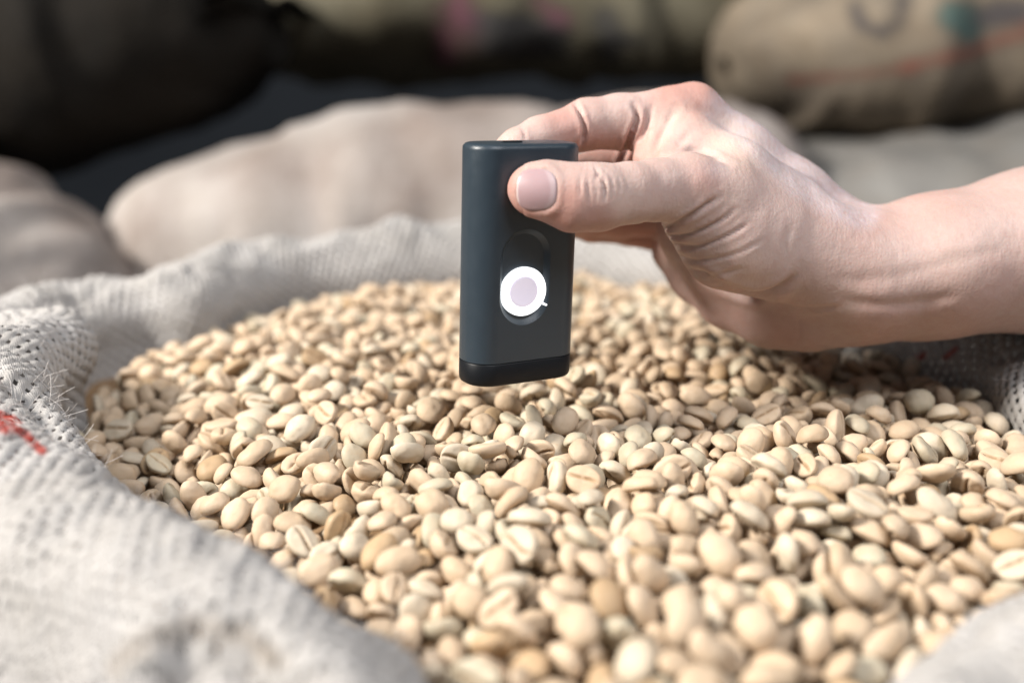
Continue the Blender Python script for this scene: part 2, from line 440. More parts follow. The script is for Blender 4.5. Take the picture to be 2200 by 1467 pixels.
136,3328,478,56,34,59,245,1159,2479,437,19,-4,-79,136,-686,3312,442,4,-13,40,54,494,3408,487,-11,29,-63,41,-44,2849,448,-64,72,-23,8,-1258,3693,385,7,-64,52,107,
-118,3247,490,-20,4,-62,120,239,3476,500,93,-3,34,247,-944,2928,325,81,27,-50,113,-527,4038,545,-75,-64,-11,150,-884,2659,239,-26,-28,-14,144,572,2730,481,-23,-64,69,139,
923,3844,513,-17,13,-87,214,664,4342,529,-1,53,-53,150,-828,2820,326,26,-28,35,246,-441,3735,487,60,-72,-24,116,859,2529,487,-22,-23,-85,177,-569,3561,494,24,32,53,14,
-1162,3680,393,19,-9,44,147,1094,2585,434,-24,-31,63,12,1346,3534,465,-51,-12,10,23,-1062,3354,409,-12,16,96,104,541,3598,481,-22,-3,-58,147,1312,3091,461,-19,-4,27,173,
574,2153,417,10,55,-50,233,27,3527,515,83,-47,11,47,121,1993,440,47,81,28,177,-1179,3921,462,-13,-3,-82,213,191,4828,557,21,29,-37,22,-1045,2833,166,60,-54,-4,78,
-51,4574,515,29,32,-53,151,927,2707,472,40,-16,-54,115,-191,2779,441,73,35,-49,8,-1020,3419,425,11,-13,14,208,504,3326,453,9,21,50,24,690,2958,473,33,-23,27,254,
-486,3821,507,-2,-22,-85,208,851,3194,473,45,82,12,155,-794,4009,518,-16,30,-43,84,932,2087,357,30,65,56,237,-676,2448,293,14,2,73,18,464,3861,497,15,-28,-81,156,
1004,2936,459,23,86,-8,76,758,1995,339,-60,76,-13,54,-1294,3114,219,36,57,66,105,-49,3633,502,61,-8,-77,145,698,3154,456,-4,8,-54,205,103,4728,534,29,20,-92,82,
-1170,3308,353,88,41,4,242,-477,4467,535,-17,18,-89,84,627,3621,460,-3,53,82,110,-573,3781,501,21,86,-39,216,793,4559,526,63,30,-55,105,1329,2929,441,28,18,-42,215,
-318,2655,430,-9,27,86,76,-1050,3563,441,-30,-36,-6,11,-166,1939,358,-49,67,-28,145,340,4339,525,65,74,4,191,-408,3533,466,22,53,-66,181,719,4003,478,-38,16,-2,53,
342,2623,484,1,-4,-16,139,413,3753,484,23,-7,-11,203,-1163,3528,391,39,-78,32,172,531,4091,520,-59,-25,-68,229,1190,3272,449,-75,34,54,141,-1130,3150,350,-8,14,6,192,
78,2564,437,-37,14,30,248,196,3064,467,-90,-7,-38,16,-1192,3891,416,-13,-34,22,110,-167,3178,463,-22,-33,43,147,161,4288,523,-32,-91,-10,182,-55,2036,364,11,15,87,55,
-693,3059,422,10,-26,93,86,-849,3467,473,82,49,-1,83,469,4034,503,22,12,39,115,809,3079,473,40,22,80,242,-849,4232,518,62,49,-51,82,268,4811,532,51,20,22,218,
1237,2775,447,-19,37,48,209,829,2066,359,71,-4,68,141,828,2602,499,2,-19,57,78,473,4431,524,10,-2,-72,57,-746,2515,171,9,0,-85,235,1221,3331,472,21,63,71,86,
638,3289,466,3,-44,82,2,-838,2631,221,-14,-3,42,53,-108,2984,458,-20,15,75,206,-705,2682,303,14,-38,79,78,-1038,3299,389,73,47,32,51,1486,3371,431,-21,-46,65,52,
779,4034,522,6,27,-23,45,-456,3085,464,11,-29,-14,186,474,3598,484,-37,-25,66,175,540,3813,496,5,8,80,217,-1092,3917,469,42,-89,13,26,-228,2474,393,-42,77,-15,81,
-1349,3296,356,39,30,72,174,-1374,3883,398,-14,-33,-76,61,19,3963,486,-46,-16,-86,211,1050,3611,484,0,-57,14,235,895,3507,471,26,25,-65,102,-968,2880,286,-47,24,6,147,
1048,2037,359,21,5,83,236,-496,3192,446,21,-33,51,13,-190,3371,478,-19,7,-29,168,467,4591,539,12,53,83,51,412,3194,466,67,18,65,10,678,3865,481,29,-27,-64,63,
877,3692,490,7,42,13,113,380,3434,481,30,52,-66,10,823,3260,491,34,-58,-60,86,-866,2912,331,-55,-31,-17,189,-246,3803,478,19,-2,-97,143,429,2133,428,1,35,35,245,
-1452,3856,383,7,20,85,210,1120,3889,493,-21,12,95,140,1230,4147,478,1,0,-28,137,-61,2698,446,12,77,42,13,1076,3674,517,9,15,-49,228,-844,4430,509,-28,1,21,247,
258,3842,492,-6,55,-65,10,-521,4252,518,44,-36,65,246,1041,3971,475,-5,5,-4,115,-1065,3998,474,-6,-10,-92,212,632,3684,490,-14,9,-76,111,869,2265,374,-29,76,-1,114,
-822,2602,203,92,34,4,77,631,2471,455,25,17,18,79,58,3076,502,58,6,77,13,-467,2306,317,-55,9,-47,36,-1294,3453,371,-1,17,-53,45,-453,4220,528,21,-1,9,76,
-702,3958,526,86,46,-13,147,432,4104,511,53,-51,20,113,-126,3376,499,-11,-4,-39,162,663,2355,432,-52,28,-43,223,547,3075,437,85,45,21,45,-1174,2996,221,50,7,-71,144,
-824,2698,276,-13,-89,19,180,413,2594,454,-50,-6,59,138,139,3681,481,-40,2,-13,74,-268,3871,495,-20,34,-86,137,-44,2296,417,-48,-31,13,19,872,4068,495,-19,-34,3,18,
703,4058,523,-53,83,-6,184,-74,2217,392,-23,-72,35,176,-1383,4020,397,9,49,-75,149,1169,4256,465,27,20,-31,28,-775,4219,504,18,-46,-76,148,105,3246,478,22,45,56,236,
1150,4203,460,61,43,-56,6,456,1954,427,5,-49,65,6,741,3465,449,-36,-6,-86,144,194,4496,512,-6,-18,87,116,-1211,3739,403,-92,-27,22,18,-357,3848,509,-11,19,95,232,
261,4073,504,8,-11,-94,109,-431,3897,515,-4,99,-5,111,177,2943,481,-26,-2,50,7,1279,3653,448,-18,18,4,111,-701,2477,270,-61,-78,0,142,638,2814,483,-94,9,26,135,
-533,3078,439,20,-36,63,77,223,4269,514,-17,45,-66,83,358,3975,484,-46,-17,-43,15,339,2352,451,18,-95,18,246,2,4807,552,10,-36,-83,215,-1041,3773,441,33,9,-85,173,
-613,4484,559,-2,-28,-26,244,952,2790,463,36,44,77,175,494,3122,438,2,-11,-81,105,-156,3449,485,16,-11,57,241,20,2259,413,30,-90,-7,54,-84,4837,547,35,-38,26,82,
618,4004,515,0,83,-37,73,949,3543,452,60,29,-28,197,692,4146,519,-24,18,86,25,896,3365,454,-18,10,-67,110,846,2337,387,13,66,-27,238,782,2849,470,-6,24,-20,11,
70,4105,507,3,27,-93,200,-52,3116,489,-11,36,-72,173,-792,2575,167,70,48,28,120,-538,3600,457,-91,26,-19,144,675,2532,486,90,38,-16,48,-489,4709,554,-1,26,45,56,
324,4055,506,40,18,69,18,-370,4196,538,-89,36,-22,174,960,2182,351,-6,56,-65,144,-528,2772,391,-13,-24,-81,74,145,2450,428,-50,-7,-85,210,-250,4199,503,-81,18,-46,177,
-870,3713,468,10,-10,36,215,334,3725,488,18,46,-11,66,984,4136,473,31,-21,76,24,-1404,3616,375,44,49,67,44,-594,4045,498,-15,-38,83,208,-558,4437,525,-33,-23,-87,222,
-395,2282,276,14,-38,-90,214,-712,4037,535,94,7,24,21,-607,4716,544,-6,-1,-98,151,376,2187,390,17,-15,2,187,-1455,3997,422,20,63,40,15,818,3346,472,-4,-24,86,110,
1053,2035,303,-11,-1,98,176,-6,3494,471,-27,-74,-59,82,-1103,3242,346,28,11,-45,197,-217,2972,426,26,-11,91,176,-986,2996,314,-2,-38,87,170,-1004,3331,370,74,50,39,206,
781,3785,485,-11,-40,-89,142,542,3691,476,12,9,-93,178,-404,2319,332,-73,-59,31,76,574,4297,542,-24,25,-57,209,141,4074,486,30,-29,77,72,-329,4292,515,-14,45,-76,212,
-624,4174,538,-4,-14,92,68,932,2524,452,66,-66,-24,111,-165,4163,513,-32,-4,89,44,169,4196,506,17,94,-1,56,-350,2057,267,-55,40,-69,202,-491,3657,460,18,-55,81,102,
254,2871,437,-52,-9,73,23,157,2267,419,41,83,30,20,990,2624,489,-19,37,69,74,72,3997,503,32,59,21,173,147,3463,506,56,-72,-27,151,1081,4505,495,74,-12,-60,186,
-208,4624,542,26,-13,60,19,451,3163,457,31,70,-6,174,-1069,3507,420,-33,-19,-18,73,-574,2807,354,18,11,-84,83,-272,4098,488,-84,44,26,121,-234,4341,508,20,13,46,52,
66,2642,432,-28,-21,47,9,-746,3683,474,54,-6,-34,221,-910,3949,504,-45,59,-53,11,282,3324,471,-38,84,2,14,448,2213,455,-77,-52,-13,245,-1088,2912,161,72,-12,19,113,
440,3395,447,-3,60,68,54,992,3237,486,46,-80,13,169,-644,2609,323,-66,-45,24,48,-739,2993,388,18,-88,-42,115,-1134,2946,261,70,-69,-11,81,-164,4018,491,-17,-34,87,134,
-288,4443,516,-32,-1,-55,188,-343,4380,528,-23,34,15,93,482,2010,441,-24,-46,63,51,1084,2862,433,-3,63,-14,46,835,3740,510,-56,-65,23,115,-637,2848,397,83,-21,-40,142,
75,2497,424,16,85,32,151,144,2858,442,6,0,5,208,-380,2849,430,-5,29,69,118,918,4426,512,-36,-22,73,179,-845,3989,488,-52,47,40,242,-427,3845,468,16,67,60,141,
1010,4638,519,-6,28,-30,12,43,2223,384,86,2,30,204,1125,3633,474,18,-97,-6,96,-1012,4328,477,77,47,-31,142,-1177,3117,328,-10,-74,3,211,863,3853,489,-8,28,-94,87,
-792,3830,494,-29,-10,-93,80,-148,4513,527,20,96,12,16,-1236,3959,435,3,10,98,48,-166,3023,443,-50,-9,85,104,76,3801,476,2,64,29,173,-407,3366,434,-25,-10,66,15,
-28,3788,488,-54,39,73,114,-541,2721,360,30,-7,-93,246,967,4429,474,-15,4,-59,188,-520,3406,437,30,-26,70,134,-104,3566,472,-13,76,-55,86,24,3778,484,-40,39,-61,143,
386,2115,401,20,7,18,165,-510,3885,504,67,-48,-55,178,706,4248,534,83,12,18,12,798,2757,463,-12,-45,19,177,-338,4186,501,49,81,22,157,609,2458,392,-13,21,-85,200,
762,2008,383,-22,-39,35,79,272,3206,438,93,5,6,145,885,4448,535,-32,-31,32,11,-297,2376,360,-87,-41,16,209,-59,4649,556,43,-81,32,16,-127,2747,424,-62,13,-57,179,
14,1985,333,0,-15,71,114,-122,3110,465,-48,-13,-61,138,-268,2859,416,-78,44,-29,207,557,2533,476,5,19,66,49,-684,4149,525,-28,-44,-84,135,-339,3287,451,92,30,-20,235,
-321,4047,493,7,27,-95,198,-626,2562,263,-6,26,-94,213,-947,4366,474,-87,-5,-28,96,195,3785,503,-13,-29,-27,239,-791,3096,412,13,-65,-6,254,1031,3829,477,-4,-52,-78,145,
-721,4420,515,-5,14,-80,132,-143,4168,496,91,21,30,114,794,3961,495,-7,30,70,204,-89,3172,477,6,73,-65,52,574,2945,436,3,21,54,66,446,3670,495,80,42,29,79,
411,2935,440,24,-19,15,21,-185,4843,541,-36,13,60,126,-646,2782,369,-60,40,6,107,968,3362,452,-10,-65,-37,117,-218,3593,465,-10,-53,-69,239,797,3555,496,39,1,-52,197,
605,3578,442,-11,-2,1,86,-1066,4354,449,-77,-45,43,126,824,2909,485,44,84,15,71,740,2363,413,9,13,70,237,1116,3332,481,7,-29,94,79,1227,3085,439,-1,-38,83,16,
261,2110,382,54,23,77,164,750,3575,454,-41,27,-64,82,53,4295,516,96,-5,24,12,115,3101,475,-39,24,-41,236,-259,3023,452,-48,11,16,49,-222,3487,476,-41,-29,-54,64,
1078,2121,308,-38,-29,76,157,559,3902,500,10,27,-14,211,238,3331,482,-29,-21,91,251,254,3076,436,-61,-69,-31,151,-278,3483,452,36,18,64,108,767,2256,408,12,-47,-41,79,
-1342,3841,364,-9,26,5,27,-13,3352,480,-27,-5,61,123,528,2986,421,-32,50,-35,114,497,2105,426,-6,30,40,206,193,2534,436,-85,20,38,228,-1329,4236,412,10,-27,-42,181,
-476,2698,369,42,14,24,197,441,2377,430,33,-40,-55,191,-306,3775,469,-8,-69,54,245,-68,3411,461,37,-86,32,141,1004,3652,473,-71,-31,57,55,1031,4362,474,-62,-10,-24,202,
-936,4411,498,-32,-34,-27,203,718,4564,531,-5,-27,15,82,228,3750,491,-46,86,-10,133,21,2169,417,-28,-12,85,15,401,4248,503,-11,7,-94,229,1011,2719,473,48,55,18,148,
236,2281,440,-75,-61,4,180,695,2035,388,-85,-46,-18,244,-224,4501,534,-39,15,84,111,-103,2344,378,13,17,-91,24,-1231,3292,322,4,32,3,44,386,3363,470,-69,9,-10,20,
-272,4780,538,11,9,21,211,1379,2832,434,-80,43,39,219,1371,3512,457,-9,83,-51,115,203,2730,451,42,24,29,56,-206,4446,536,73,63,-5,106,-72,4306,495,-59,-21,-66,17,
-304,3914,487,39,-4,83,82,-675,2952,381,89,32,28,243,-144,2714,418,75,-13,-49,134,-473,4096,502,53,-30,-39,117,635,2146,412,-65,59,-33,42,-207,1999,309,-26,-7,58,13,
822,2224,397,-10,11,-71,159,500,3232,446,15,8,76,70,-446,4155,505,-9,-25,94,202,-174,2384,373,71,65,17,76,851,4303,501,-28,50,-80,172,-361,3438,453,7,4,12,50,
644,1939,358,-71,63,-4,244,-1016,3076,310,85,46,-19,22,1245,3929,441,-27,18,-82,63,-6,4695,511,25,-36,11,140,137,5071,544,-45,-12,1,212,-10,3653,489,50,52,29,111,
-1179,3043,287,23,22,79,75,934,4681,513,-33,-1,16,209,30,4490,486,-6,53,-82,111,-922,4056,500,-19,56,45,79,-716,2748,358,-96,-13,-21,152,460,4156,533,-2,94,-17,24,
-367,2218,294,2,9,44,15,454,4785,527,-14,-44,-86,179,-741,4692,502,1,28,-53,208,67,3533,465,-28,76,-8,125,-1161,3198,331,52,14,61,77,844,4510,497,-54,-28,74,209,
-1125,4236,441,28,7,13,200,-874,3876,490,-16,-37,-61,160,-1201,3566,361,-94,14,26,60,497,3479,474,41,-89,-12,223,786,2451,406,57,79,-14,210,-631,3360,463,25,17,90,85,
-258,3200,446,80,36,18,41,778,2640,458,16,39,84,146,1042,2619,456,0,9,58,97,-97,3751,497,-6,38,-11,238,893,2179,373,4,-12,-40,12,474,2986,455,73,61,-27,132,
298,4218,490,-36,-29,-61,52,-480,2908,402,49,59,33,53,366,3931,468,-11,-24,-94,74,62,4891,543,-15,-12,-91,83,-166,2640,410,-50,29,-29,49,87,4185,508,-8,4,96,145,
-203,3714,495,43,63,48,243,1232,3207,420,36,-4,-69,55,864,2443,426,16,90,12,148,-367,3732,458,35,20,14,7,39,5183,522,-74,-11,-32,204,1297,3581,440,3,29,-20,0,
1027,2159,355,18,19,-71,42,-88,3939,479,48,-24,-71,246,460,2758,451,-51,-28,-76,84,1288,2733,424,-31,10,-79,206,-667,3875,495,20,12,-35,234,-372,2437,318,66,-46,58,72,
560,2281,409,75,21,41,105,135,4447,524,-61,-49,26,42,642,4595,509,1,-45,-16,177,1027,4465,488,9,53,3,175,1134,2747,466,7,-47,-40,204,-1087,3669,425,3,-74,23,243,
593,2749,462,0,72,57,56,-823,3410,437,-42,21,60,222,-1281,3790,390,-13,-9,26,116,-625,4428,513,-21,15,-77,119,-1345,4124,421,97,4,-4,116,313,2121,396,24,30,10,103,
-192,2857,435,78,-56,-20,24,1036,3305,460,-21,47,-85,88,382,3315,469,-43,33,24,112,1366,3263,448,-34,-11,33,142,964,4524,494,-5,12,-33,61,732,3839,464,-6,-7,23,47,
-1251,3506,343,66,-31,-60,21,363,3199,436,27,4,-95,67,724,2145,424,-37,55,-51,172,-325,3705,473,32,-13,91,112,-1296,4060,407,-27,-17,-76,121,-387,4157,478,-42,-46,74,114,
570,4612,526,74,-12,-61,114,76,4448,498,77,11,-19,2,-689,2826,351,-93,-17,9,54,393,4595,496,-12,72,-40,185,-616,3168,441,9,25,-61,16,-506,3721,466,12,29,52,143,
-146,4430,493,73,-59,-32,180,409,3569,462,-5,63,-8,55,-67,4438,495,-27,22,19,146,-1472,3857,326,53,44,57,60,-362,3801,474,-7,-54,-30,46,519,4273,518,-35,83,25,45,
427,2484,426,18,-38,-14,121,-135,2246,344,-17,-24,85,151,681,4887,528,77,-57,-8,231,-177,2932,469,76,61,-7,17,587,4124,498,-60,60,-48,243,-207,2083,275,7,30,-92,16,
-782,4604,496,36,30,59,47,-780,2626,281,-40,48,-19,173,56,3462,480,-63,4,25,161,866,3456,455,-52,-49,66,83,600,1810,384,-79,9,-32,75,1024,2241,361,-11,27,-58,47,
-646,4009,474,-61,26,-24,240,-979,3496,429,10,-85,47,48,-250,2629,424,80,59,3,230,546,3183,424,87,45,16,143,290,2959,459,-31,63,8,199,187,1764,412,-72,54,42,96,
1024,4046,474,14,-29,-8,233,-903,3089,373,-71,54,-35,42,-191,3863,497,10,-29,-36,73,782,3910,471,23,-17,73,234,979,2308,389,51,24,-81,192,-250,2380,399,-8,-46,8,41,
-629,3670,477,-4,-53,52,110,871,3625,454,-19,-37,0,243,288,2854,397,-50,-63,22,80,878,4265,472,62,53,-32,55,1225,3519,449,-22,16,-10,48,268,2601,432,27,-14,59,54,
1299,3856,473,-48,18,75,129,916,3980,492,0,8,23,178,-268,2785,381,11,-75,-45,239,205,3957,479,-20,-50,29,188,-901,2741,265,-50,2,-41,177,-592,3287,457,20,-13,18,70,
388,3675,463,-48,19,80,108,153,4690,505,-21,17,85,212,1489,3153,391,-59,-26,-67,215,385,3102,449,-26,-35,57,215,-130,4628,521,-62,-74,-16,50,1305,2988,427,-35,0,32,232,
532,4370,527,28,-21,-86,176,-790,3903,493,70,-51,-47,233,-308,4674,535,39,78,24,153,822,2476,452,-16,-44,67,149,314,3143,420,-32,-30,-55,218,1206,2621,439,47,47,56,2,
-911,2787,269,2,62,75,202,-282,2962,459,34,-21,23,13,-428,4678,517,17,-27,-77,212,-583,3917,496,12,-63,9,105,801,2089,363,51,-46,-57,113,-555,3305,442,-22,94,19,24,
971,3487,434,-43,-27,-58,128,-1089,3059,292,36,-28,-73,47,-256,3653,454,-50,-18,-83,239,299,4868,534,-52,-48,-33,177,-1074,2874,292,-25,-15,66,246,-208,4124,464,35,79,47,173,
-408,3257,453,94,3,-25,175,398,4036,476,41,-3,-85,239,7,2765,426,25,-15,-88,156,-1241,3951,388,8,-10,1,248,-229,3438,462,5,-2,56,167,754,4303,517,17,80,-50,201,
885,2975,480,-43,-67,46,10,534,2776,448,-77,-21,40,131,1035,2822,428,-55,25,-5,132,1318,3166,443,-16,-3,-16,45,-598,4175,492,-15,23,-89,118,378,5119,495,37,49,-61,176,
438,3075,445,26,9,-77,82,174,2592,430,58,18,11,83,477,2496,410,17,-31,-66,78,-695,2593,287,18,39,62,193,-939,4009,479,52,2,84,150,-523,3478,445,46,81,31,179,
-482,2294,301,81,-9,-34,128,-1411,3835,327,-54,-59,44,54,-435,4541,523,-20,-58,44,199,-145,3321,465,-18,50,-70,234,-920,4775,464,-27,13,-94,42,-1262,3870,370,26,-17,83,217,
13,2851,413,-7,-64,27,48,1189,2735,448,-6,23,24,51,1146,3851,476,74,-35,55,208,-87,4214,496,-66,20,3,230,-789,2741,312,16,-95,-18,19,-1350,3226,316,58,-18,-60,33,
-567,2639,321,-7,-32,82,219,-692,4105,501,-19,13,-19,85,-495,3985,496,7,-53,-4,46,-411,4075,483,-36,25,-65,146,446,4040,451,51,-1,-72,211,1257,3009,455,10,-21,-93,245,
-1017,4414,459,25,6,-54,187,-88,2070,326,8,13,64,51,-1397,3696,345,48,46,49,204,-336,4785,520,-56,-78,-21,238,230,2667,419,-36,3,69,82,285,4093,471,4,96,-21,82,
-79,3676,482,38,-73,-52,138,-1104,4620,440,-21,-19,88,113,-440,3995,493,-26,-9,-25,44,-626,3821,498,89,10,5,5,1105,2513,398,-10,57,25,236,189,3412,471,44,86,6,180,
504,3840,460,40,-83,17,49,586,4212,496,-18,31,-74,79,-629,4227,539,-88,-15,-17,164,-6,4185,468,-38,42,75,57,357,4641,533,30,36,52,114,601,5062,486,-28,-17,-23,139,
-682,4547,517,-42,33,-37,145,65,1785,395,-25,-5,86,60,-478,3018,417,72,-63,-21,20,-326,4581,515,38,-6,-81,143,365,1809,401,-90,4,-2,80,195,4091,478,30,68,10,51,
-945,3671,425,10,-10,93,82,1084,2687,438,3,46,-71,138,664,3077,433,-37,88,27,18,-147,2069,305,-5,19,-40,14,1128,3109,449,-83,51,-1,144,1228,2559,458,86,9,-32,71,
-1342,3214,184,49,45,69,146,-535,4778,507,33,50,-78,221,360,2515,452,20,-2,-46,172,624,2678,453,-73,-19,36,175,122,3965,473,-3,-25,37,83,62,3167,457,34,38,-27,87,
1135,3531,465,43,69,46,10,-701,3533,446,-15,38,90,21,-652,3127,412,30,-92,3,225,-1312,3538,359,38,38,63,45,408,4386,505,6,20,-31,136,-579,3085,402,-85,-36,36,174,
-1410,3933,374,-67,-38,31,245,-1270,3154,272,75,-62,11,126,1250,3135,433,32,-28,-4,237,1279,2585,451,7,31,-14,201,-282,3232,472,85,39,-32,205,366,4126,483,16,53,29,112,
-712,3259,397,-5,3,-14,7,333,3865,462,33,6,21,16,63,2433,427,42,-22,-51,183,702,3575,441,-20,21,-41,244,-845,3096,358,18,26,75,80,519,3984,481,-41,80,4,207,
662,2291,383,72,65,15,175,-1127,4483,420,-10,-93,12,53,274,1788,400,35,34,57,171,1399,3257,422,69,-61,34,184,-463,2340,230,9,-27,48,168,935,3592,467,4,-14,79,165,
-16,4042,488,6,10,95,107,-18,3935,466,38,25,-27,145,-505,2316,268,-67,-62,-13,79,24,4728,501,20,-46,20,44,1100,2455,409,75,-39,-7,17,934,3174,435,-75,5,-5,21,
86,3292,452,-75,45,23,203,-1218,3415,335,-3,-69,51,210,-13,4259,482,-29,15,-85,18,-767,3192,422,-28,-88,-36,78,-100,1903,352,-77,-50,4,146,1189,2845,437,-46,38,-46,77,
1079,2288,372,-91,-25,27,228,1180,3406,449,9,75,-16,140,-135,3061,433,-83,40,-1,219,-1139,3629,374,-9,79,-45,243,291,5057,518,-28,-69,-44,16,1076,3779,459,-16,-49,76,138,
730,2773,482,-3,-85,-37,242,1061,3669,469,0,-53,70,102,678,3232,435,11,-7,-96,209,150,4760,511,-44,-53,-16,214,1302,3283,439,-43,76,46,14,913,2332,387,-81,-49,-28,144,
465,4572,504,72,-50,20,147,287,3463,461,-30,-15,71,113,1467,3525,429,-49,-17,-75,104,-830,4587,471,78,12,56,77,29,4804,516,26,-29,-89,173,137,4850,536,-73,1,19,17,
668,3154,427,-97,12,-4,14,445,3260,447,37,-26,-75,240,-818,4867,470,25,7,95,236,-1320,3234,260,-15,-27,49,217,-995,3130,312,-4,21,71,206,393,3469,469,-41,-75,-49,89,
-463,3302,425,81,25,-44,50,-920,3857,454,-73,-29,45,53,-266,3353,455,-43,-11,11,53,1034,3174,444,-12,-35,-1,27,-25,2931,422,21,-10,-64,83,1307,3923,442,8,40,-40,210,
141,2152,387,-81,-54,15,109,718,3704,456,-36,6,-36,148,869,2030,317,-70,66,-23,173,651,3772,467,26,93,-4,251,920,3793,467,12,0,-11,212,529,3902,464,69,-25,-43,136,
-215,4287,479,75,-33,55,104,1114,2370,391,-71,-65,-19,245,329,5278,500,20,-28,-88,57,-994,2814,273,7,83,-3,16,-420,5168,468,-11,4,9,18,785,4612,533,-66,50,-11,53,
209,4742,496,-3,37,4,90,-479,3806,465,-14,-5,-95,208,1011,2786,411,-14,58,20,79,-773,3471,419,-30,-67,63,15,-408,4405,494,8,-15,-96,176,405,4991,498,17,9,-97,209,
-848,3815,487,61,-77,2,95,-220,4013,467,35,-83,-14,183,-432,3589,481,43,-80,-18,224,838,4134,503,86,-41,2,231,-753,2548,238,-20,-62,-74,25,1034,2968,408,33,5,-70,189,
-890,3506,427,0,-1,58,144,-203,2127,320,-5,-22,-60,135,1032,4310,464,-76,-45,15,238,927,4218,493,-59,-7,61,199,-733,3953,484,15,-91,13,42,655,3960,479,-78,-49,26,211,
341,2635,429,73,-34,-9,119,-318,3070,453,23,58,42,39,-631,2493,259,26,-9,-95,192,596,3265,451,89,-11,-18,199,198,2095,386,-19,20,13,87,-1152,4289,433,10,-33,90,248,
-178,4777,515,-21,-48,60,183,-921,3783,467,4,92,-8,192,-1154,3828,389,-22,13,-59,153,786,3401,434,-14,10,95,17,684,2445,417,8,12,-85,129,-569,4288,499,-42,17,25,143,
-346,3213,446,-83,40,-35,77,241,5120,528,28,-3,-69,18,99,3612,461,-62,66,-22,251,95,3712,454,73,-51,-42,151,199,3004,447,-32,-41,84,193,247,1997,400,-71,-63,23,205,
-461,4873,511,49,72,45,139,-5,4114,474,22,-14,9,118,-1018,3653,416,28,93,-16,107,-1094,3604,396,42,52,-23,16,1099,3702,469,-18,-68,55,237,-1068,3464,398,5,-5,-97,80,
-799,3675,446,-27,-85,30,171,108,2025,347,33,-18,-82,113,-265,2988,378,-16,-94,22,89,1157,3756,467,6,-94,-2,36,1102,4198,460,50,-59,-19,228,1096,4269,438,-1,-35,82,109,
98,2342,390,-21,43,-16,74,-373,2370,320,-11,38,29,228,-1043,3196,333,30,-7,-89,202,123,2785,450,-57,-42,68,48,979,2658,422,-79,-32,33,28,-237,3293,466,-4,-19,-95,244,
-1205,4405,424,21,35,-50,73,265,4340,494,-93,-29,-4,199,650,3364,463,-56,74,-31,210,592,2015,384,-35,-63,-64,14,-371,2502,346,-57,-80,11,137,-1193,3234,320,74,24,-55,4,
-121,4280,487,31,13,93,181,903,4141,470,16,-33,55,21,843,4616,490,52,-15,42,144,-706,4789,496,1,18,46,175,907,2777,449,-57,24,-27,71,1115,3202,455,-69,65,-29,238,
232,1737,427,14,69,-66,74,-91,4892,530,-78,21,42,189,973,3115,458,12,3,67,173,645,4391,510,-96,20,8,224,-407,3661,470,69,57,33,193,690,2153,399,52,-45,-61,174,
-1018,3250,334,-46,47,50,49,642,4764,490,-5,-40,-72,145,1168,3579,460,-85,3,-49,239,288,3754,463,7,73,46,246,587,2212,398,27,92,22,236,-155,2538,384,92,31,-17,117,
919,2619,435,50,-46,-42,182,-72,3071,427,54,59,52,176,-390,4825,493,26,25,80,172,-1116,4034,440,6,-41,90,242,1152,2739,407,47,-59,-30,120,-1129,3374,334,-89,36,7,250,
344,2667,430,30,48,81,218,605,2868,444,0,32,47,16,584,4909,482,59,31,-10,181,688,2047,343,-91,-37,-11,81,-445,2989,452,58,-63,-33,139,-229,2369,342,-16,28,-69,110,
-1218,3178,295,-16,8,-4,244,-1364,3314,307,65,-50,-41,120,1361,3126,418,-5,89,0,170,-105,2863,410,-9,1,-96,82,394,3823,459,28,-55,-59,114,777,4968,490,-77,-56,9,33,
-539,3784,444,-30,93,13,17,461,3670,438,91,8,12,49,421,1948,378,-35,-68,49,48,-856,4078,495,6,0,-66,13,-109,2456,381,36,-86,32,17,-917,2731,189,0,-12,86,200,
413,4316,488,-10,53,60,176,464,4458,475,-4,-31,-62,109,701,3043,465,17,79,53,103,606,4285,482,18,27,-74,46,254,4023,463,65,30,24,173,331,3472,424,-35,17,-58,149,
-548,3134,436,-64,70,2,82,960,4190,467,39,-32,84,173,-329,3505,443,-77,59,12,243,50,2341,413,62,-63,-24,77,-1342,3616,341,-70,-23,-44,17,789,4062,470,-12,30,-57,211,
24,4421,477,-34,-92,-10,71,609,3702,446,7,9,85,143,269,2385,445,-59,61,-49,180,1168,2394,437,56,-63,17,106,637,4213,483,-62,58,-39,174,955,2926,425,90,-10,-17,220,
371,4899,502,-52,2,26,167,567,4718,504,-4,45,86,107,655,4689,492,0,22,16,115,1070,3435,434,62,51,-47,169,-741,3122,405,-2,-48,-35,239,726,4887,471,17,23,-81,23,
-356,5012,493,-36,2,-9,206,607,3230,394,-4,-9,33,78,-380,4714,484,10,42,80,206,-394,4558,488,-30,19,-82,109,-1,2603,404,-6,5,53,13,549,2907,402,-19,-67,-64,84,
1106,2154,367,6,0,-47,174,965,2856,448,-4,62,-12,197,-962,3561,405,-31,41,-83,112,-488,4590,519,-18,49,-69,147,-497,2490,313,-44,-1,61,133,-735,3773,472,-41,38,-37,240,
409,2772,459,67,34,-65,84,-932,3278,391,-43,-70,25,171,903,4786,477,-46,24,72,112,911,2089,307,-32,-78,29,74,-1470,3956,362,-52,44,-62,15,577,2510,442,-77,-59,19,27,
-250,3010,395,-27,8,-50,106,-1075,3355,377,59,-76,20,133,-420,2504,351,-65,-20,71,80,699,4792,479,56,44,56,250,-53,4508,489,28,-84,39,107,807,4218,502,68,-53,-45,140,
-259,4597,510,73,48,-46,15,-1118,3146,304,-60,72,9,73,-833,3301,406,48,8,-76,146,1135,2252,390,-11,-22,85,109,312,3026,444,39,-25,-82,79,45,3610,494,37,-86,30,243,
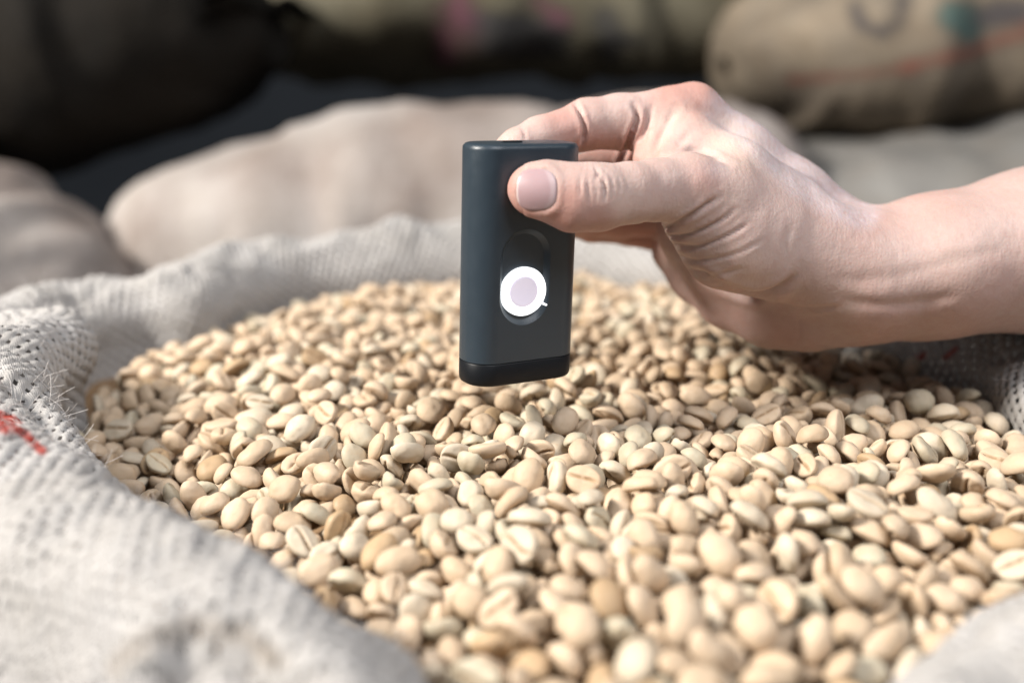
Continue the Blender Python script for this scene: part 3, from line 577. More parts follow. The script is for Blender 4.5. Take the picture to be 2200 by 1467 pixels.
-736,4511,501,97,7,18,49,-360,4869,495,-60,-20,-73,26,-534,4691,489,82,-39,-38,184,-426,2407,287,-68,20,27,109,-456,3456,448,42,26,49,178,235,4194,471,45,67,35,178,
731,2507,439,39,-53,-44,111,-1214,4017,438,-20,-30,-89,56,612,3096,426,-60,-59,19,77,-1317,3366,339,85,-5,-37,120,-722,2583,261,-12,33,41,197,-58,2507,407,-72,43,-26,136,
-481,4410,513,59,-76,2,40,-1015,3924,436,-65,-54,51,208,1348,3616,433,34,38,62,244,78,4708,459,-16,-55,-58,207,-362,2847,368,-3,-1,55,87,19,2504,451,-66,63,-37,76,
-541,2552,288,6,-25,92,239,534,4496,518,-33,-82,41,54,21,4549,481,1,-29,54,212,-828,4302,498,-18,21,-90,239,-296,4339,474,44,-32,-47,35,124,3843,497,9,-30,-94,166,
782,2535,411,76,62,-12,176,163,3664,450,68,-60,18,123,339,4765,513,-52,-14,-76,74,663,5090,460,-82,-5,-8,109,342,2750,434,-41,7,74,180,491,2714,404,94,7,31,10,
900,1993,277,-18,-10,5,201,767,4134,509,-25,-1,-55,38,390,2269,393,86,-45,21,173,108,4498,501,27,15,24,12,844,3739,453,-33,90,-4,140,-933,3197,362,27,15,88,206,
940,3235,446,-74,-49,-22,160,-974,3192,340,-5,1,78,45,433,2138,353,5,6,17,208,139,3519,440,-34,-11,-84,176,1494,3295,381,8,-67,-10,238,529,2180,407,11,42,-84,241,
743,4106,467,-59,-32,21,178,-558,2363,281,10,-18,-59,131,973,2101,322,5,92,31,55,723,4379,516,28,-28,-34,172,310,3667,461,-4,32,51,254,867,2740,440,-79,33,25,60,
-285,2710,395,22,23,39,64,132,5025,521,-27,6,52,144,-1277,4288,374,-58,-48,-37,150,792,2576,453,-3,-91,24,50,1028,2333,401,62,-73,-26,79,-1142,2990,175,-14,-30,55,32,
427,2712,414,8,-1,-96,253,-210,3233,443,-63,-19,-73,132,331,2841,421,-68,49,-45,22,-1256,3742,353,36,8,13,172,341,4634,512,-18,-85,7,209,482,4218,507,-96,11,-11,115,
1005,2468,382,-77,57,-21,112,858,3982,466,66,-64,-10,176,172,2726,431,-77,40,46,12,473,2084,392,10,-27,-46,235,-153,4926,490,-16,-17,45,19,1270,3353,413,75,-62,13,16,
1266,2869,416,11,11,51,150,-548,2891,387,-5,97,16,19,687,2654,451,-13,-7,-3,77,-324,2817,387,-30,36,-83,14,989,3016,433,16,-37,-85,25,-1085,3299,339,-94,29,6,243,
-509,2547,352,-91,35,-15,246,731,2126,359,15,-3,-91,106,-1292,3293,304,-12,-7,3,77,1090,4041,451,-11,7,23,50,446,2555,438,39,2,17,231,1027,3387,438,15,62,46,246,
537,4789,495,9,2,-89,241,-70,2940,466,89,-31,23,40,221,5033,528,1,-29,-42,10,850,2675,426,6,-18,-97,139,-109,2489,422,-65,50,-53,18,270,2756,386,19,-38,-76,29,
-632,2682,324,-80,-13,30,246,626,2366,402,-64,-45,57,147,67,4791,510,86,29,22,92,-659,4215,494,-64,-75,0,13,643,4061,476,16,3,-71,212,-918,4220,471,91,20,33,170,
-1131,3092,319,15,-8,-76,141,-46,2137,377,4,1,-92,49,441,4739,504,-1,-42,-53,108,-218,3797,434,-84,-41,13,51,-158,4579,511,33,-38,23,68,80,4074,452,-15,34,68,182,
-1086,3829,419,70,67,20,136,244,3674,471,37,-22,-84,206,-53,2141,345,80,-58,-6,47,-11,3181,453,-3,-19,76,84,-128,3610,473,-17,84,-48,11,-419,4274,509,-14,21,-93,128,
-970,4478,465,34,5,-65,52,-741,4419,493,-81,-55,5,45,1390,3159,411,-51,62,-9,211,1071,4349,425,29,81,20,87,-1058,3209,295,-83,42,23,203,3,3426,443,52,57,61,147,
-264,3097,432,22,-9,-82,103,190,2266,366,86,-35,-3,195,-23,2238,380,-32,-77,14,120,45,2291,366,-74,-65,-13,234,846,3320,416,22,24,-80,208,453,1999,388,-82,55,2,146,
600,1973,317,-12,33,-79,171,198,3802,454,-14,97,-17,14,1266,3809,449,-43,4,-73,176,-1255,3621,344,20,-10,-93,209,-499,3092,391,37,-5,57,207,-291,3621,434,17,33,52,79,
-15,3735,461,-15,33,69,225,1325,3743,425,-64,74,-5,82,610,3841,480,66,30,-53,114,-89,4142,460,31,1,19,79,224,3877,482,96,24,-2,105,-687,3186,398,-38,83,10,238,
-1293,3463,322,84,-29,-27,125,-538,3933,463,80,-44,-31,183,-857,4875,436,-21,3,-96,21,543,3674,417,-78,48,29,138,-608,3183,383,84,-2,-49,213,-952,3920,444,-64,47,-58,245,
-840,3617,430,-45,46,-73,140,1082,3555,431,-6,37,-41,49,-124,3857,488,-10,9,74,246,-731,2804,306,-82,51,17,51,1059,4103,461,3,-34,-44,240,-1086,4537,426,-84,-34,37,177,
-600,4541,512,-12,-34,83,95,162,4588,494,-76,42,37,13,313,4174,465,7,-6,-37,76,1083,2939,431,37,-25,85,63,-984,3437,399,-65,-74,9,15,835,3116,447,-21,85,40,198,
312,4409,481,7,11,-57,146,1072,4421,462,-52,56,-45,174,-363,3929,487,-49,-84,-10,55,18,2129,352,-18,-19,65,202,328,4944,520,-72,46,30,170,-660,2470,166,20,14,-95,141,
-588,2492,254,93,-17,28,152,430,5255,464,-94,7,-12,149,339,1950,444,-56,61,52,182,-224,3442,420,3,-2,-70,168,935,2413,384,-1,30,-39,128,-132,3243,432,19,-15,-94,87,
-1269,3373,324,-38,44,-10,141,-1289,3336,264,-73,-11,11,139,-1360,3564,334,-53,-4,82,21,648,4857,478,19,39,-89,169,591,2109,362,-28,-23,47,7,-797,2862,306,36,-2,-6,140,
-137,5090,499,53,20,78,113,-1113,4310,408,-73,53,-2,19,720,5033,468,1,66,65,25,498,2282,418,-9,47,29,213,300,3967,438,6,69,41,18,-1141,3916,388,37,-1,-31,77,
-853,3930,469,-31,89,22,57,-1077,3977,439,-32,91,23,40,-493,4667,513,-43,-77,18,117,584,1969,391,-65,-20,-35,142,373,4265,478,-92,-35,10,183,533,5174,437,34,68,20,214,
-44,5231,478,34,-10,-47,206,17,4631,476,-17,-13,93,177,-88,2942,398,36,-28,-67,236,-369,3093,457,-74,49,-35,80,141,2531,392,-18,11,-44,23,-673,2738,291,20,-25,31,159,
359,2283,432,-59,34,-61,75,-122,4546,482,-5,-27,-9,37,678,4586,472,7,64,-67,9,224,4649,497,-25,13,-72,118,256,4496,468,40,-21,-19,15,367,4497,492,48,-5,-65,9,
744,4582,477,10,59,30,179,-232,4724,516,-32,-31,-39,17,213,1893,369,33,-10,-88,87,-1058,4472,436,-35,-55,-39,176,-56,4374,481,-43,-35,20,67,226,4426,489,9,-21,-91,47,
1307,3069,408,16,-18,44,82,914,3445,418,41,-40,-45,83,-994,3739,437,-12,66,-67,140,-982,3969,436,-31,37,80,82,-652,3598,466,-1,-91,-39,16,-79,3506,462,-57,18,66,12,
452,3938,463,-37,-31,2,84,572,3494,420,68,23,-61,208,746,2812,437,-38,90,7,106,847,2145,335,19,-11,93,173,-447,2260,212,-14,-29,40,116,-2,3877,490,-95,-15,20,32,
-643,3427,437,34,-9,-30,238,-919,2993,322,-75,43,-32,141,-268,4939,509,-49,-33,-65,200,437,4875,496,-13,11,32,197,959,4642,500,30,-92,17,150,630,5039,452,10,65,40,195,
1134,4430,481,18,-58,11,13,-789,4047,468,-11,3,-33,48,-281,2318,315,5,9,98,84,-575,3217,407,22,29,4,132,505,2228,379,-28,27,-47,78,-561,3524,386,-25,-50,12,57,
1043,4550,473,-71,-48,36,11,-559,4614,483,-35,56,72,233,64,2772,413,55,79,-11,51,877,3531,449,-79,48,31,142,977,2452,420,-13,29,-80,137,-285,2592,378,-8,13,-84,56,
-393,3320,414,87,16,38,79,36,2989,423,-31,-1,-34,16,767,3241,443,31,-57,41,81,601,3791,403,-36,10,-78,21,966,3864,455,-17,-46,-84,197,112,3422,463,87,-40,-25,238,
717,2878,450,-14,9,70,52,240,2628,392,-2,-24,0,49,788,4455,490,-32,2,38,74,390,4407,459,2,0,70,151,27,3348,447,-94,30,3,37,607,3158,378,-35,-23,-84,144,
-27,3981,455,-24,-93,-18,118,578,4037,472,-24,58,-40,74,-677,4323,495,-9,21,80,79,362,3566,426,53,6,56,143,1145,4132,427,-8,13,-80,142,682,4384,453,30,6,2,118,
-973,4034,479,63,-50,-50,43,517,2024,390,-5,33,54,166,-774,4120,474,32,-29,-4,199,97,3068,434,-34,-33,70,140,1231,4023,418,-25,2,-93,75,258,4980,514,30,-70,-52,173,
-1242,3162,211,17,-37,-68,47,802,3594,459,-61,49,-38,27,-823,2981,320,-1,58,-62,77,-73,2768,391,-58,-11,-77,152,969,3298,458,30,-79,-47,232,-1312,3680,353,-51,23,-76,9,
-164,2909,392,76,41,33,69,-124,5242,489,1,24,59,149,216,2199,369,89,-16,-3,146,1095,3020,436,-8,-17,-30,167,90,5121,516,12,-9,51,100,21,3099,450,-1,-7,-98,87,
-61,2526,346,7,-10,97,112,-710,3489,401,-24,15,76,16,-455,2635,354,33,88,4,139,1170,2998,440,31,-47,57,48,336,3297,425,31,15,17,173,864,3251,442,21,79,50,9,
-432,4641,490,-75,56,-32,170,691,4459,508,40,-30,-84,16,-195,4422,479,58,-58,-33,87,-1302,3189,310,15,-70,-62,99,553,2076,412,23,48,50,39,-1048,3728,382,-8,-19,-79,83,
-1211,4097,411,-7,-31,-14,19,-1105,4081,440,-53,73,36,156,683,4269,467,44,30,-53,50,517,4151,476,-24,-36,-84,112,732,4221,487,-19,35,90,72,706,3433,424,17,23,53,15,
-226,2918,381,-43,15,27,239,1179,2513,390,43,9,-58,28,-635,2721,362,-19,-38,-84,72,-1080,4174,418,-13,16,-71,206,823,3559,411,79,-59,8,45,-21,3684,423,0,37,-52,184,
-191,3491,384,-4,43,81,72,65,2860,390,48,79,-33,184,424,1841,366,-41,29,85,234,-167,3499,449,95,-13,20,18,915,3327,405,-23,32,83,204,1156,3327,425,71,31,42,139,
62,3882,465,-38,89,-13,239,900,4044,456,48,1,-79,112,1049,4090,419,96,-2,-3,3,252,2990,406,-14,21,-29,85,863,2870,445,9,-9,50,239,597,4375,508,-50,-66,45,17,
-597,3544,444,4,25,-77,142,-1203,3958,366,22,96,10,77,1375,2873,370,-21,52,-55,215,472,3051,391,-32,-15,-59,47,233,2197,432,23,91,32,80,-826,4470,461,19,86,38,84,
56,4239,461,37,-37,82,15,519,4658,500,-27,16,-81,147,-840,4654,468,37,13,-89,203,-281,2177,301,-45,-34,-80,173,611,3020,446,14,-19,-64,232,206,2942,421,-64,44,13,179,
-251,3704,432,-69,-28,0,196,104,4273,486,40,45,36,204,-436,5049,457,-31,-30,38,244,-24,5082,499,17,5,50,201,-1167,3431,382,77,58,18,114,806,2370,371,34,-4,84,239,
1231,2950,416,-36,-35,86,47,-186,3547,471,36,-91,13,42,-449,4965,481,-16,-40,-72,204,1161,2907,400,-26,-34,-87,9,-644,3068,375,-10,-17,59,175,104,2889,402,-40,11,-10,142,
-49,4598,484,-30,79,48,106,-41,2986,395,44,86,18,120,-211,4543,481,-61,-49,-54,110,616,3404,383,-65,64,1,10,-1120,3502,370,-19,92,-24,200,904,3908,462,-8,13,-96,51,
-647,3343,420,-64,75,2,242,564,3776,470,91,39,-1,48,750,2183,364,-66,38,21,58,-422,2356,290,-98,5,14,146,1263,2495,446,12,37,91,143,116,4784,459,-80,57,15,209,
39,3014,459,-21,-8,-49,211,-30,2603,374,65,-74,7,117,-219,3880,437,67,0,-20,199,-1102,3748,403,-12,-28,-60,76,-651,3940,469,-13,-21,-94,245,-65,4778,513,-11,-22,-35,171,
91,1860,352,9,12,17,145,905,2206,346,64,75,6,224,852,2604,446,-8,41,-48,217,-107,4982,522,-4,-24,-85,215,-897,2944,263,-1,-29,76,109,-1357,4123,355,22,69,58,82,
-1043,4261,427,17,-35,-53,180,61,2693,373,-68,-57,-29,59,-33,2869,372,-50,60,59,65,-864,3447,378,51,15,48,53,1133,2332,425,-16,25,-59,81,870,4537,491,53,63,40,238,
87,4179,460,-34,-9,24,11,274,4631,504,45,22,72,12,-506,4494,489,-41,-28,-60,76,-615,4264,498,78,-27,-8,34,1094,4211,390,-7,-43,-88,208,-134,4354,494,-98,-7,3,134,
-329,4498,445,30,32,-89,217,-127,4819,491,51,-75,-22,191,309,2638,378,-66,-60,31,210,190,4272,473,-76,-63,-8,16,124,2744,388,-20,20,-69,133,954,2499,404,-71,-69,5,8,
-361,2136,287,0,53,50,172,727,3771,438,28,58,-71,169,-743,3713,407,48,-6,5,80,-516,3704,418,-69,-46,43,153,1103,3934,427,68,-19,57,53,777,2961,459,-89,32,8,214,
-392,3482,407,-22,12,71,208,126,4106,454,-51,-52,-67,214,-1318,4057,363,67,-59,34,237,109,2424,389,17,-16,-57,118,-481,2242,246,-21,-21,94,244,161,2645,407,6,33,43,245,
152,3891,442,-24,10,-13,29,1073,3590,409,71,-58,-35,248,375,1887,383,51,-81,-16,51,527,2471,396,95,20,7,186,291,2504,386,0,-21,61,118,-1070,3456,350,-27,-26,69,238,
-909,3483,388,-26,93,20,209,-667,4732,487,51,-4,81,110,1366,3057,386,9,-1,-67,228,1270,3434,431,29,38,-68,13,1427,3439,429,28,25,-63,98,992,3584,438,-96,-17,3,200,
857,2508,434,-60,-1,-49,209,1226,3321,395,65,-34,-33,24,400,2425,461,79,-22,51,9,49,2375,353,10,7,28,187,114,4869,454,-47,-76,12,4,794,3728,461,-10,-13,76,99,
75,3431,416,20,15,-53,46,-610,3565,413,78,-60,-12,231,453,3599,408,61,-38,-43,179,162,4165,448,12,-15,-28,201,-710,4060,467,20,24,-29,236,-578,4059,467,-20,-43,81,104,
-24,2678,407,65,-66,34,175,-199,3586,381,72,-63,-23,238,-627,3777,429,-55,72,39,182,1406,3072,417,2,44,-7,235,150,3739,451,-82,-6,-53,173,401,4765,475,-46,-60,17,18,
-99,2652,380,-89,-7,-10,241,-252,4339,463,20,-29,67,76,228,4836,491,47,19,50,238,291,4737,489,32,10,-73,85,131,4408,457,12,2,-75,57,-1050,2966,265,-16,-45,31,211,
404,2852,414,-14,-6,64,179,-73,4667,488,-56,-61,23,19,924,4506,461,-9,3,-84,233,-296,4252,449,-9,45,-86,157,-1172,4521,391,64,21,57,166,201,2137,413,-6,38,79,7,
525,4428,482,-61,-27,16,178,545,4307,482,-49,73,45,90,246,2240,377,-27,28,-19,6,171,4357,492,0,-95,0,52,1233,3731,441,83,-44,-6,85,-1362,3830,321,1,17,75,203,
-447,4554,471,-79,-59,-2,25,421,2544,377,-31,2,2,197,-86,3809,454,18,8,-87,204,860,4420,464,40,27,73,147,-836,4734,457,72,-9,-65,101,-619,4702,489,-21,31,-71,220,
76,4883,483,13,-44,-42,58,-603,3724,465,-52,-80,25,146,835,3660,424,-41,-72,-32,55,531,2646,390,-13,19,-55,133,-514,3247,430,-57,-16,42,195,-449,3183,436,67,37,44,209,
58,4363,494,-37,-18,30,33,1240,2717,396,-48,81,13,241,-1163,4165,429,-3,-1,19,87,-728,4177,483,17,-5,86,181,-507,4802,515,-77,22,-18,60,662,4918,469,57,-28,-62,140,
-1107,2957,204,12,9,-88,203,-280,3934,431,27,-10,-24,106,-655,2550,211,11,-31,84,63,493,3124,390,40,64,38,81,-651,3240,359,-28,-22,21,215,-897,4609,477,-36,-91,0,13,
-290,2251,274,12,-26,69,22,-328,2158,303,-16,48,17,162,519,3597,431,-36,-7,-83,119,1149,2594,417,-12,-20,24,146,1113,3287,422,21,-43,-14,216,-455,3949,458,-8,1,53,155,
1033,3505,422,61,-73,3,76,-96,2590,393,44,-72,-34,234,1002,3732,442,0,18,-87,176,574,2570,398,-77,-52,-29,147,-975,3817,434,43,33,62,109,-1129,3176,262,-79,-41,-35,47,
778,4057,445,65,-67,-28,16,1034,2541,403,36,79,-38,249,-101,1839,341,20,44,-41,54,-1062,3126,264,47,-24,-57,144,451,3516,428,-40,-4,31,203,-1039,4616,423,58,50,63,131,
803,4676,497,-15,-11,-16,185,308,4039,439,15,93,16,80,596,4522,496,-25,-43,73,87,-582,4836,469,73,26,61,95,-29,2358,389,51,46,71,80,-611,3104,351,79,51,21,77,
340,5194,492,-8,-19,-90,153,184,3082,384,63,-5,-57,247,-786,3743,460,45,-5,9,236,-836,3209,389,-88,-37,-18,207,-251,3193,406,73,61,-1,220,-159,3779,488,-3,23,-35,21,
865,2972,430,3,-90,20,119,384,2415,395,61,-70,-20,127,77,3213,421,1,6,-99,40,247,4277,458,22,85,0,238,1043,4187,449,45,87,11,73,-670,4877,478,17,49,-72,245,
-262,5061,490,-93,-31,-9,149,-272,4865,528,-68,-72,0,214,132,2633,365,-42,33,-70,146,-226,4491,479,12,-33,-92,103,-374,4488,477,-23,-29,33,96,970,4269,462,-27,-25,70,107,
-226,5223,452,-20,-39,-61,123,-601,5038,429,-6,43,26,132,154,3207,446,-10,-32,44,174,552,3260,418,-12,-80,8,73,-430,3099,423,22,-27,-64,238,-328,3147,414,-2,0,-82,85,
144,3032,404,31,31,80,168,-426,2958,387,-63,-70,29,77,403,2818,369,-13,3,96,54,-1198,3337,276,-63,-54,-54,243,-26,3225,390,27,18,52,210,1176,3140,395,-4,-15,-67,150,
-618,3422,347,0,-41,-90,235,433,3442,377,55,80,1,26,-1115,3542,339,-43,85,21,15,526,3812,417,82,16,14,55,546,3748,397,20,-32,-30,82,-517,3907,393,-4,18,-97,90,
-1130,3988,350,2,0,32,7,666,4192,451,-77,52,-31,243,13,4566,432,72,-64,-18,143,922,4751,460,34,77,-46,152,1038,4557,410,-74,-43,46,209,-944,4796,424,-3,50,36,242,
614,5144,474,-29,91,18,233,532,5092,442,30,22,7,212,701,4977,485,4,-6,-53,9,501,4855,486,-30,30,-88,92,-468,3374,412,30,-47,-70,233,1465,3232,373,52,30,78,11,
-119,2894,448,-30,-27,-55,240,502,2756,375,-74,-39,-32,140,1093,2789,403,59,-13,78,20,1202,2673,399,25,-11,47,128,-225,2702,396,-80,-43,39,4,7,2783,364,10,36,91,134,
507,2577,408,-2,51,-42,41,-717,4638,457,32,68,-49,77,-866,4536,487,0,92,35,112,-282,4540,480,-34,0,-70,85,520,2109,364,-1,-6,-54,205,-124,1989,308,15,-23,94,20,
-611,4924,462,90,-39,8,89,11,2529,381,28,-56,-64,144,-900,4410,463,26,-26,-78,102,-735,4344,468,-67,15,63,134,1092,2218,334,27,-33,-5,46,-480,2590,310,-12,-17,96,2,
1198,3860,430,-18,-39,-46,106,-617,3858,457,-15,92,22,240,-199,2829,382,-85,-42,25,244,247,2895,363,17,17,81,168,-994,2831,191,-77,26,-51,111,-572,3239,378,73,-56,-36,81,
-1202,3113,199,-20,-2,-66,147,-999,3014,256,20,46,-58,54,-872,3067,322,27,-24,-47,86,413,3303,392,28,19,80,16,237,3532,474,-71,36,5,134,-370,3597,451,-13,-22,-39,113,
1349,3442,447,-4,11,-97,6,1491,3442,413,73,-44,-49,135,-1146,3268,303,-8,12,94,143,-445,3194,359,4,-26,95,78,-719,3633,437,28,89,-33,66,-449,3587,438,-50,-81,13,188,
-1,3556,454,26,24,-46,178,812,3486,415,-52,-69,47,232,1350,3466,402,-17,10,-57,189,762,3314,431,-37,69,-37,169,8,3504,396,-27,5,90,55,278,3419,404,-45,-42,77,19,
-1048,3843,367,-16,14,-81,74,762,3078,449,4,1,68,210,-1207,3686,331,67,-10,-71,118,-955,3710,387,-4,-17,-95,12,-115,3556,400,9,-9,-65,191,-795,3572,387,88,44,-11,12,
502,4017,421,24,-49,63,12,1009,4037,407,-56,26,-24,144,-568,4104,439,51,7,-57,19,469,2811,422,22,59,-73,32,-205,4363,424,39,61,65,171,807,4328,467,6,-3,-96,146,
972,4523,437,-63,60,-42,18,-502,2401,275,21,46,-12,43,-92,4549,440,-31,16,-58,243,261,4361,436,-12,-1,-73,109,502,4537,457,-29,-1,29,15,-301,4909,482,28,5,91,46,
684,4616,464,-72,-22,6,83,-194,3676,423,-20,-37,49,246,449,3877,430,-83,-39,-13,91,700,3963,455,22,75,-3,71,-407,3917,438,-30,57,-67,103,438,4208,467,4,-97,15,48,
934,4580,462,-83,17,-7,172,106,4539,470,-19,27,-77,49,-1042,4550,446,-73,-61,17,45,-297,1997,276,-57,-75,28,84,-536,2360,217,-49,-75,-28,184,150,2043,410,54,-39,-54,229,
-796,3786,426,23,-31,52,154,320,2469,413,27,24,5,77,675,2546,431,64,-69,31,202,-532,4099,504,-37,-64,1,67,350,2925,408,2,-94,10,8,590,3025,385,11,-46,-77,110,
-397,2970,398,14,28,75,112,667,2825,414,29,-21,63,139,-1024,2875,182,-8,-57,-23,76,570,2698,420,1,13,-56,48,963,2762,418,75,-63,14,47,1023,2606,411,22,-19,35,174,
-95,3190,406,20,25,-75,83,-703,3404,422,65,-70,0,76,1177,3040,413,71,-19,7,253,442,3717,443,8,-17,-76,232,-1444,3717,333,-62,28,-52,213,714,3350,436,28,6,-77,237,
60,3237,455,-21,-22,-53,6,-196,3275,412,7,-77,-61,219,297,3331,401,-23,33,-81,204,-748,3327,411,-21,20,-86,107,912,3278,389,-17,15,70,61,-1351,3912,331,20,9,-39,104,
-216,4189,447,29,-38,0,175,-886,3725,423,-48,-78,10,58,-882,3641,428,54,41,10,245,970,3436,405,12,-5,72,243,-169,3783,437,34,-20,90,189,-7,3856,437,-9,22,69,206,
689,3656,433,-47,-84,-23,138,782,3720,411,-20,20,-48,174,1293,3141,404,-15,-25,87,235,-1288,4005,323,-59,78,5,51,-437,4039,431,-32,-21,62,165,183,2903,434,-72,-39,-43,175,
-869,2877,263,39,-11,3,81,-39,4084,437,64,61,-42,200,58,4017,422,-41,-39,59,116,-511,4348,493,-55,-25,4,43,-408,4311,493,-82,-49,7,202,-151,4298,444,-4,32,44,49,
-80,4180,426,-7,35,-47,118,-257,4413,463,-29,14,-59,170,-132,5010,461,-14,25,-9,28,100,4663,462,4,-37,-88,211,-512,4749,439,25,-41,-1,172,-212,4661,508,8,-3,35,119,
-542,4406,505,-44,-79,40,44,-1007,2936,242,3,-9,-31,10,-1337,3401,303,-32,-90,-21,211,270,3384,446,-5,-42,80,164,-821,2776,259,-94,6,-16,255,566,2712,380,9,-12,94,109,
-900,2735,164,-86,44,8,37,658,2617,382,5,-10,-73,239,-512,2978,387,52,-81,-9,211,-889,4496,483,28,42,-85,112,194,2494,341,0,-9,93,144,705,2482,387,-33,-92,1,31,
473,5033,487,-19,-11,-73,239,-1003,4746,415,32,-3,30,147,-313,2481,380,60,66,35,208,754,4363,496,-13,89,8,73,-693,4925,456,-30,6,-90,11,-545,4973,447,17,-1,-60,232,
1517,1991,311,-30,-91,25,227,-179,5131,480,7,23,18,132,-182,5041,503,-28,9,76,233,806,4845,480,-14,-11,-22,246,-861,4988,397,-34,10,28,216,-655,5070,404,-40,-33,-58,173,
-937,4921,426,-62,-58,49,83,-1218,4362,295,39,3,40,166,-989,4276,437,-52,71,-32,110,333,5064,466,40,81,36,146,1002,4245,422,-69,-27,-35,143,1168,4274,434,-68,68,21,41,
-1077,4041,379,-39,10,84,49,-337,4434,472,-64,-8,-30,12,-360,4083,460,22,90,12,41,-1093,4662,400,-25,-34,50,120,-1009,4653,412,-60,50,-20,148,-94,5071,480,21,67,19,40,
82,4977,484,69,-36,-60,208,153,4981,479,-25,-56,27,47,-309,5149,386,30,-60,-48,140,-205,5196,448,57,68,-23,53,-313,4986,461,65,72,11,241,-874,4915,390,-10,8,-81,145,
-383,4952,470,-35,87,-12,147,-1116,4540,366,-27,-47,51,86,617,4522,479,51,69,45,202,-955,4549,461,8,-10,34,177,575,5033,445,-12,-41,-87,176,-270,5160,444,-5,-36,75,46,
-98,5151,470,36,-54,71,83,175,5100,482,50,-37,1,18,517,4922,459,18,11,29,198,1,1732,400,-43,-28,-83,26,278,5277,451,6,18,61,97,79,1538,373,23,90,32,41,
409,5084,464,-58,68,-42,113,339,1498,359,-80,-54,-19,113,161,1668,390,-65,75,2,147,357,1703,409,-12,72,58,4,490,1641,362,83,23,42,244,-306,4802,465,32,-9,-80,121,
179,4663,473,12,19,71,47,479,4651,462,54,32,41,14,-908,4704,440,-9,79,42,152,357,4694,499,-84,-32,-11,150,469,4609,431,91,20,-6,200,-238,5005,469,83,-41,35,21,
20,4971,510,33,15,-73,53,736,4451,476,39,-82,-20,16,1398,2039,410,73,-54,29,175,1555,2001,373,39,4,3,63,621,1740,337,-46,-81,12,238,1519,2126,369,45,8,-74,82,
1747,2176,389,-9,-34,-3,155,923,4328,445,58,-53,-39,83,1307,2182,413,95,12,4,179,1376,2245,402,-7,-20,45,176,1631,2213,401,82,-33,31,142,1333,2122,379,-73,-45,42,146,
1703,2733,391,-30,-48,59,148,1764,2772,356,75,-30,57,77,1396,2663,434,13,-28,-51,47,1551,2641,411,-12,20,19,242,1733,2559,441,-40,-83,35,109,90,2642,398,16,-26,-70,106,
1554,2486,430,-4,2,-60,212,1313,2382,436,20,91,19,77,1544,2333,383,33,-84,33,173,1695,2344,422,29,-15,-5,42,1560,2782,437,33,-21,-77,255,954,4056,456,15,2,83,72,
1128,4055,399,46,-75,-23,136,-988,4180,453,-12,8,92,149,-784,4173,449,17,4,-69,42,-405,3025,446,-47,10,-84,145,1443,2812,437,70,-20,-41,15,1535,2859,402,41,-10,-63,111,
1606,2881,431,-44,48,-71,211,-152,3918,441,-2,-11,-58,237,254,3955,455,5,-34,3,201,1059,3974,441,-17,-97,6,175,-677,3915,450,56,-78,13,166,1584,3007,392,19,-61,-6,115,
-1319,3934,360,-55,9,-68,215,-1063,3890,408,-48,52,51,224,1289,3491,403,50,-65,-41,146,1434,3491,405,-7,13,25,245,-773,3584,430,-59,-78,-14,12,-388,3623,390,-19,-2,3,174,
-53,3592,428,40,-51,-47,166,56,5228,466,10,7,-77,191,233,1691,374,-54,-40,29,134,451,1642,350,-48,-3,83,200,476,5157,448,-29,-18,-37,250,-35,5259,449,-20,-41,85,49,
572,1766,356,-62,2,76,167,444,3797,457,-1,16,66,176,760,1864,338,77,29,1,3,456,3340,413,20,20,90,115,-266,3318,421,-11,11,-92,39,0,3286,446,-7,-85,-49,52,
1524,3064,385,16,18,-17,201,945,3657,433,-22,0,-51,145,225,3143,401,-38,20,10,95,1268,3372,456,-94,19,-20,79,1456,3117,400,22,90,6,140,-637,3257,413,-8,4,-45,235,
802,2787,419,-25,86,3,52,-431,2849,394,-23,18,-84,200,407,2965,423,7,94,27,48,694,3006,437,50,-46,20,19,-1209,4250,419,-55,-71,40,191,1195,3983,393,33,73,5,70,
-525,4172,503,69,-60,-38,177,1429,2490,380,24,-19,-24,46,1309,2591,388,-23,29,-89,173,-310,3974,455,18,-31,-92,80,-195,3935,465,30,-17,-86,140,1533,2047,347,65,0,-55,145,
348,2030,426,-66,66,-31,45,1416,2270,364,-14,4,28,106,-980,4103,447,-16,71,54,142,160,1760,379,-6,-88,2,49,335,4587,479,44,-76,6,200,-642,4602,486,41,0,8,173,
705,1784,315,28,-61,-68,103,-791,4327,445,8,23,58,37,-780,4702,474,-6,-3,35,50,189,4521,469,18,-34,-30,41,-834,4397,474,-11,-17,-75,240,976,4355,453,-64,-66,35,40,
-1424,4036,339,11,10,-81,24,1347,1998,397,-13,-95,23,60,1139,3971,407,32,80,48,77,1618,2164,348,-2,10,-65,101,1685,2128,344,75,-54,-32,119,-1359,3739,330,-83,30,-33,116,
-824,3695,410,-80,41,40,77,-1006,4816,406,85,20,-22,52,-925,4849,405,-85,10,-9,78,-774,4812,435,-52,-6,54,216,347,5279,470,16,90,-17,237,817,4779,448,-69,-42,33,241,
-791,4939,418,-59,-79,-1,116,-421,4905,469,41,-18,-54,85,320,1661,369,-20,-6,29,175,-374,5161,374,-56,34,-50,81,237,5270,439,81,-51,-15,25,174,1474,318,43,-59,-61,180,
814,4917,436,37,57,71,53,-726,4996,422,-27,-70,56,220,-2,5006,468,33,5,85,10,-509,5097,400,-9,-50,81,236,315,5000,488,55,22,77,148,471,4986,475,75,55,-16,113,
209,4894,509,-32,-61,20,205,586,4967,463,4,-74,19,84,717,4964,463,-82,54,-6,213,-1,5134,471,51,-65,-55,142,102,5161,490,-61,-77,7,237,139,5224,468,28,29,-44,210,
-67,1559,353,-69,15,-49,167,274,1448,370,70,-30,25,247,376,1573,381,-24,3,-61,149,-30,1687,401,71,61,-31,156,146,1559,400,-1,-6,-79,104,276,1671,393,23,-26,-77,233,
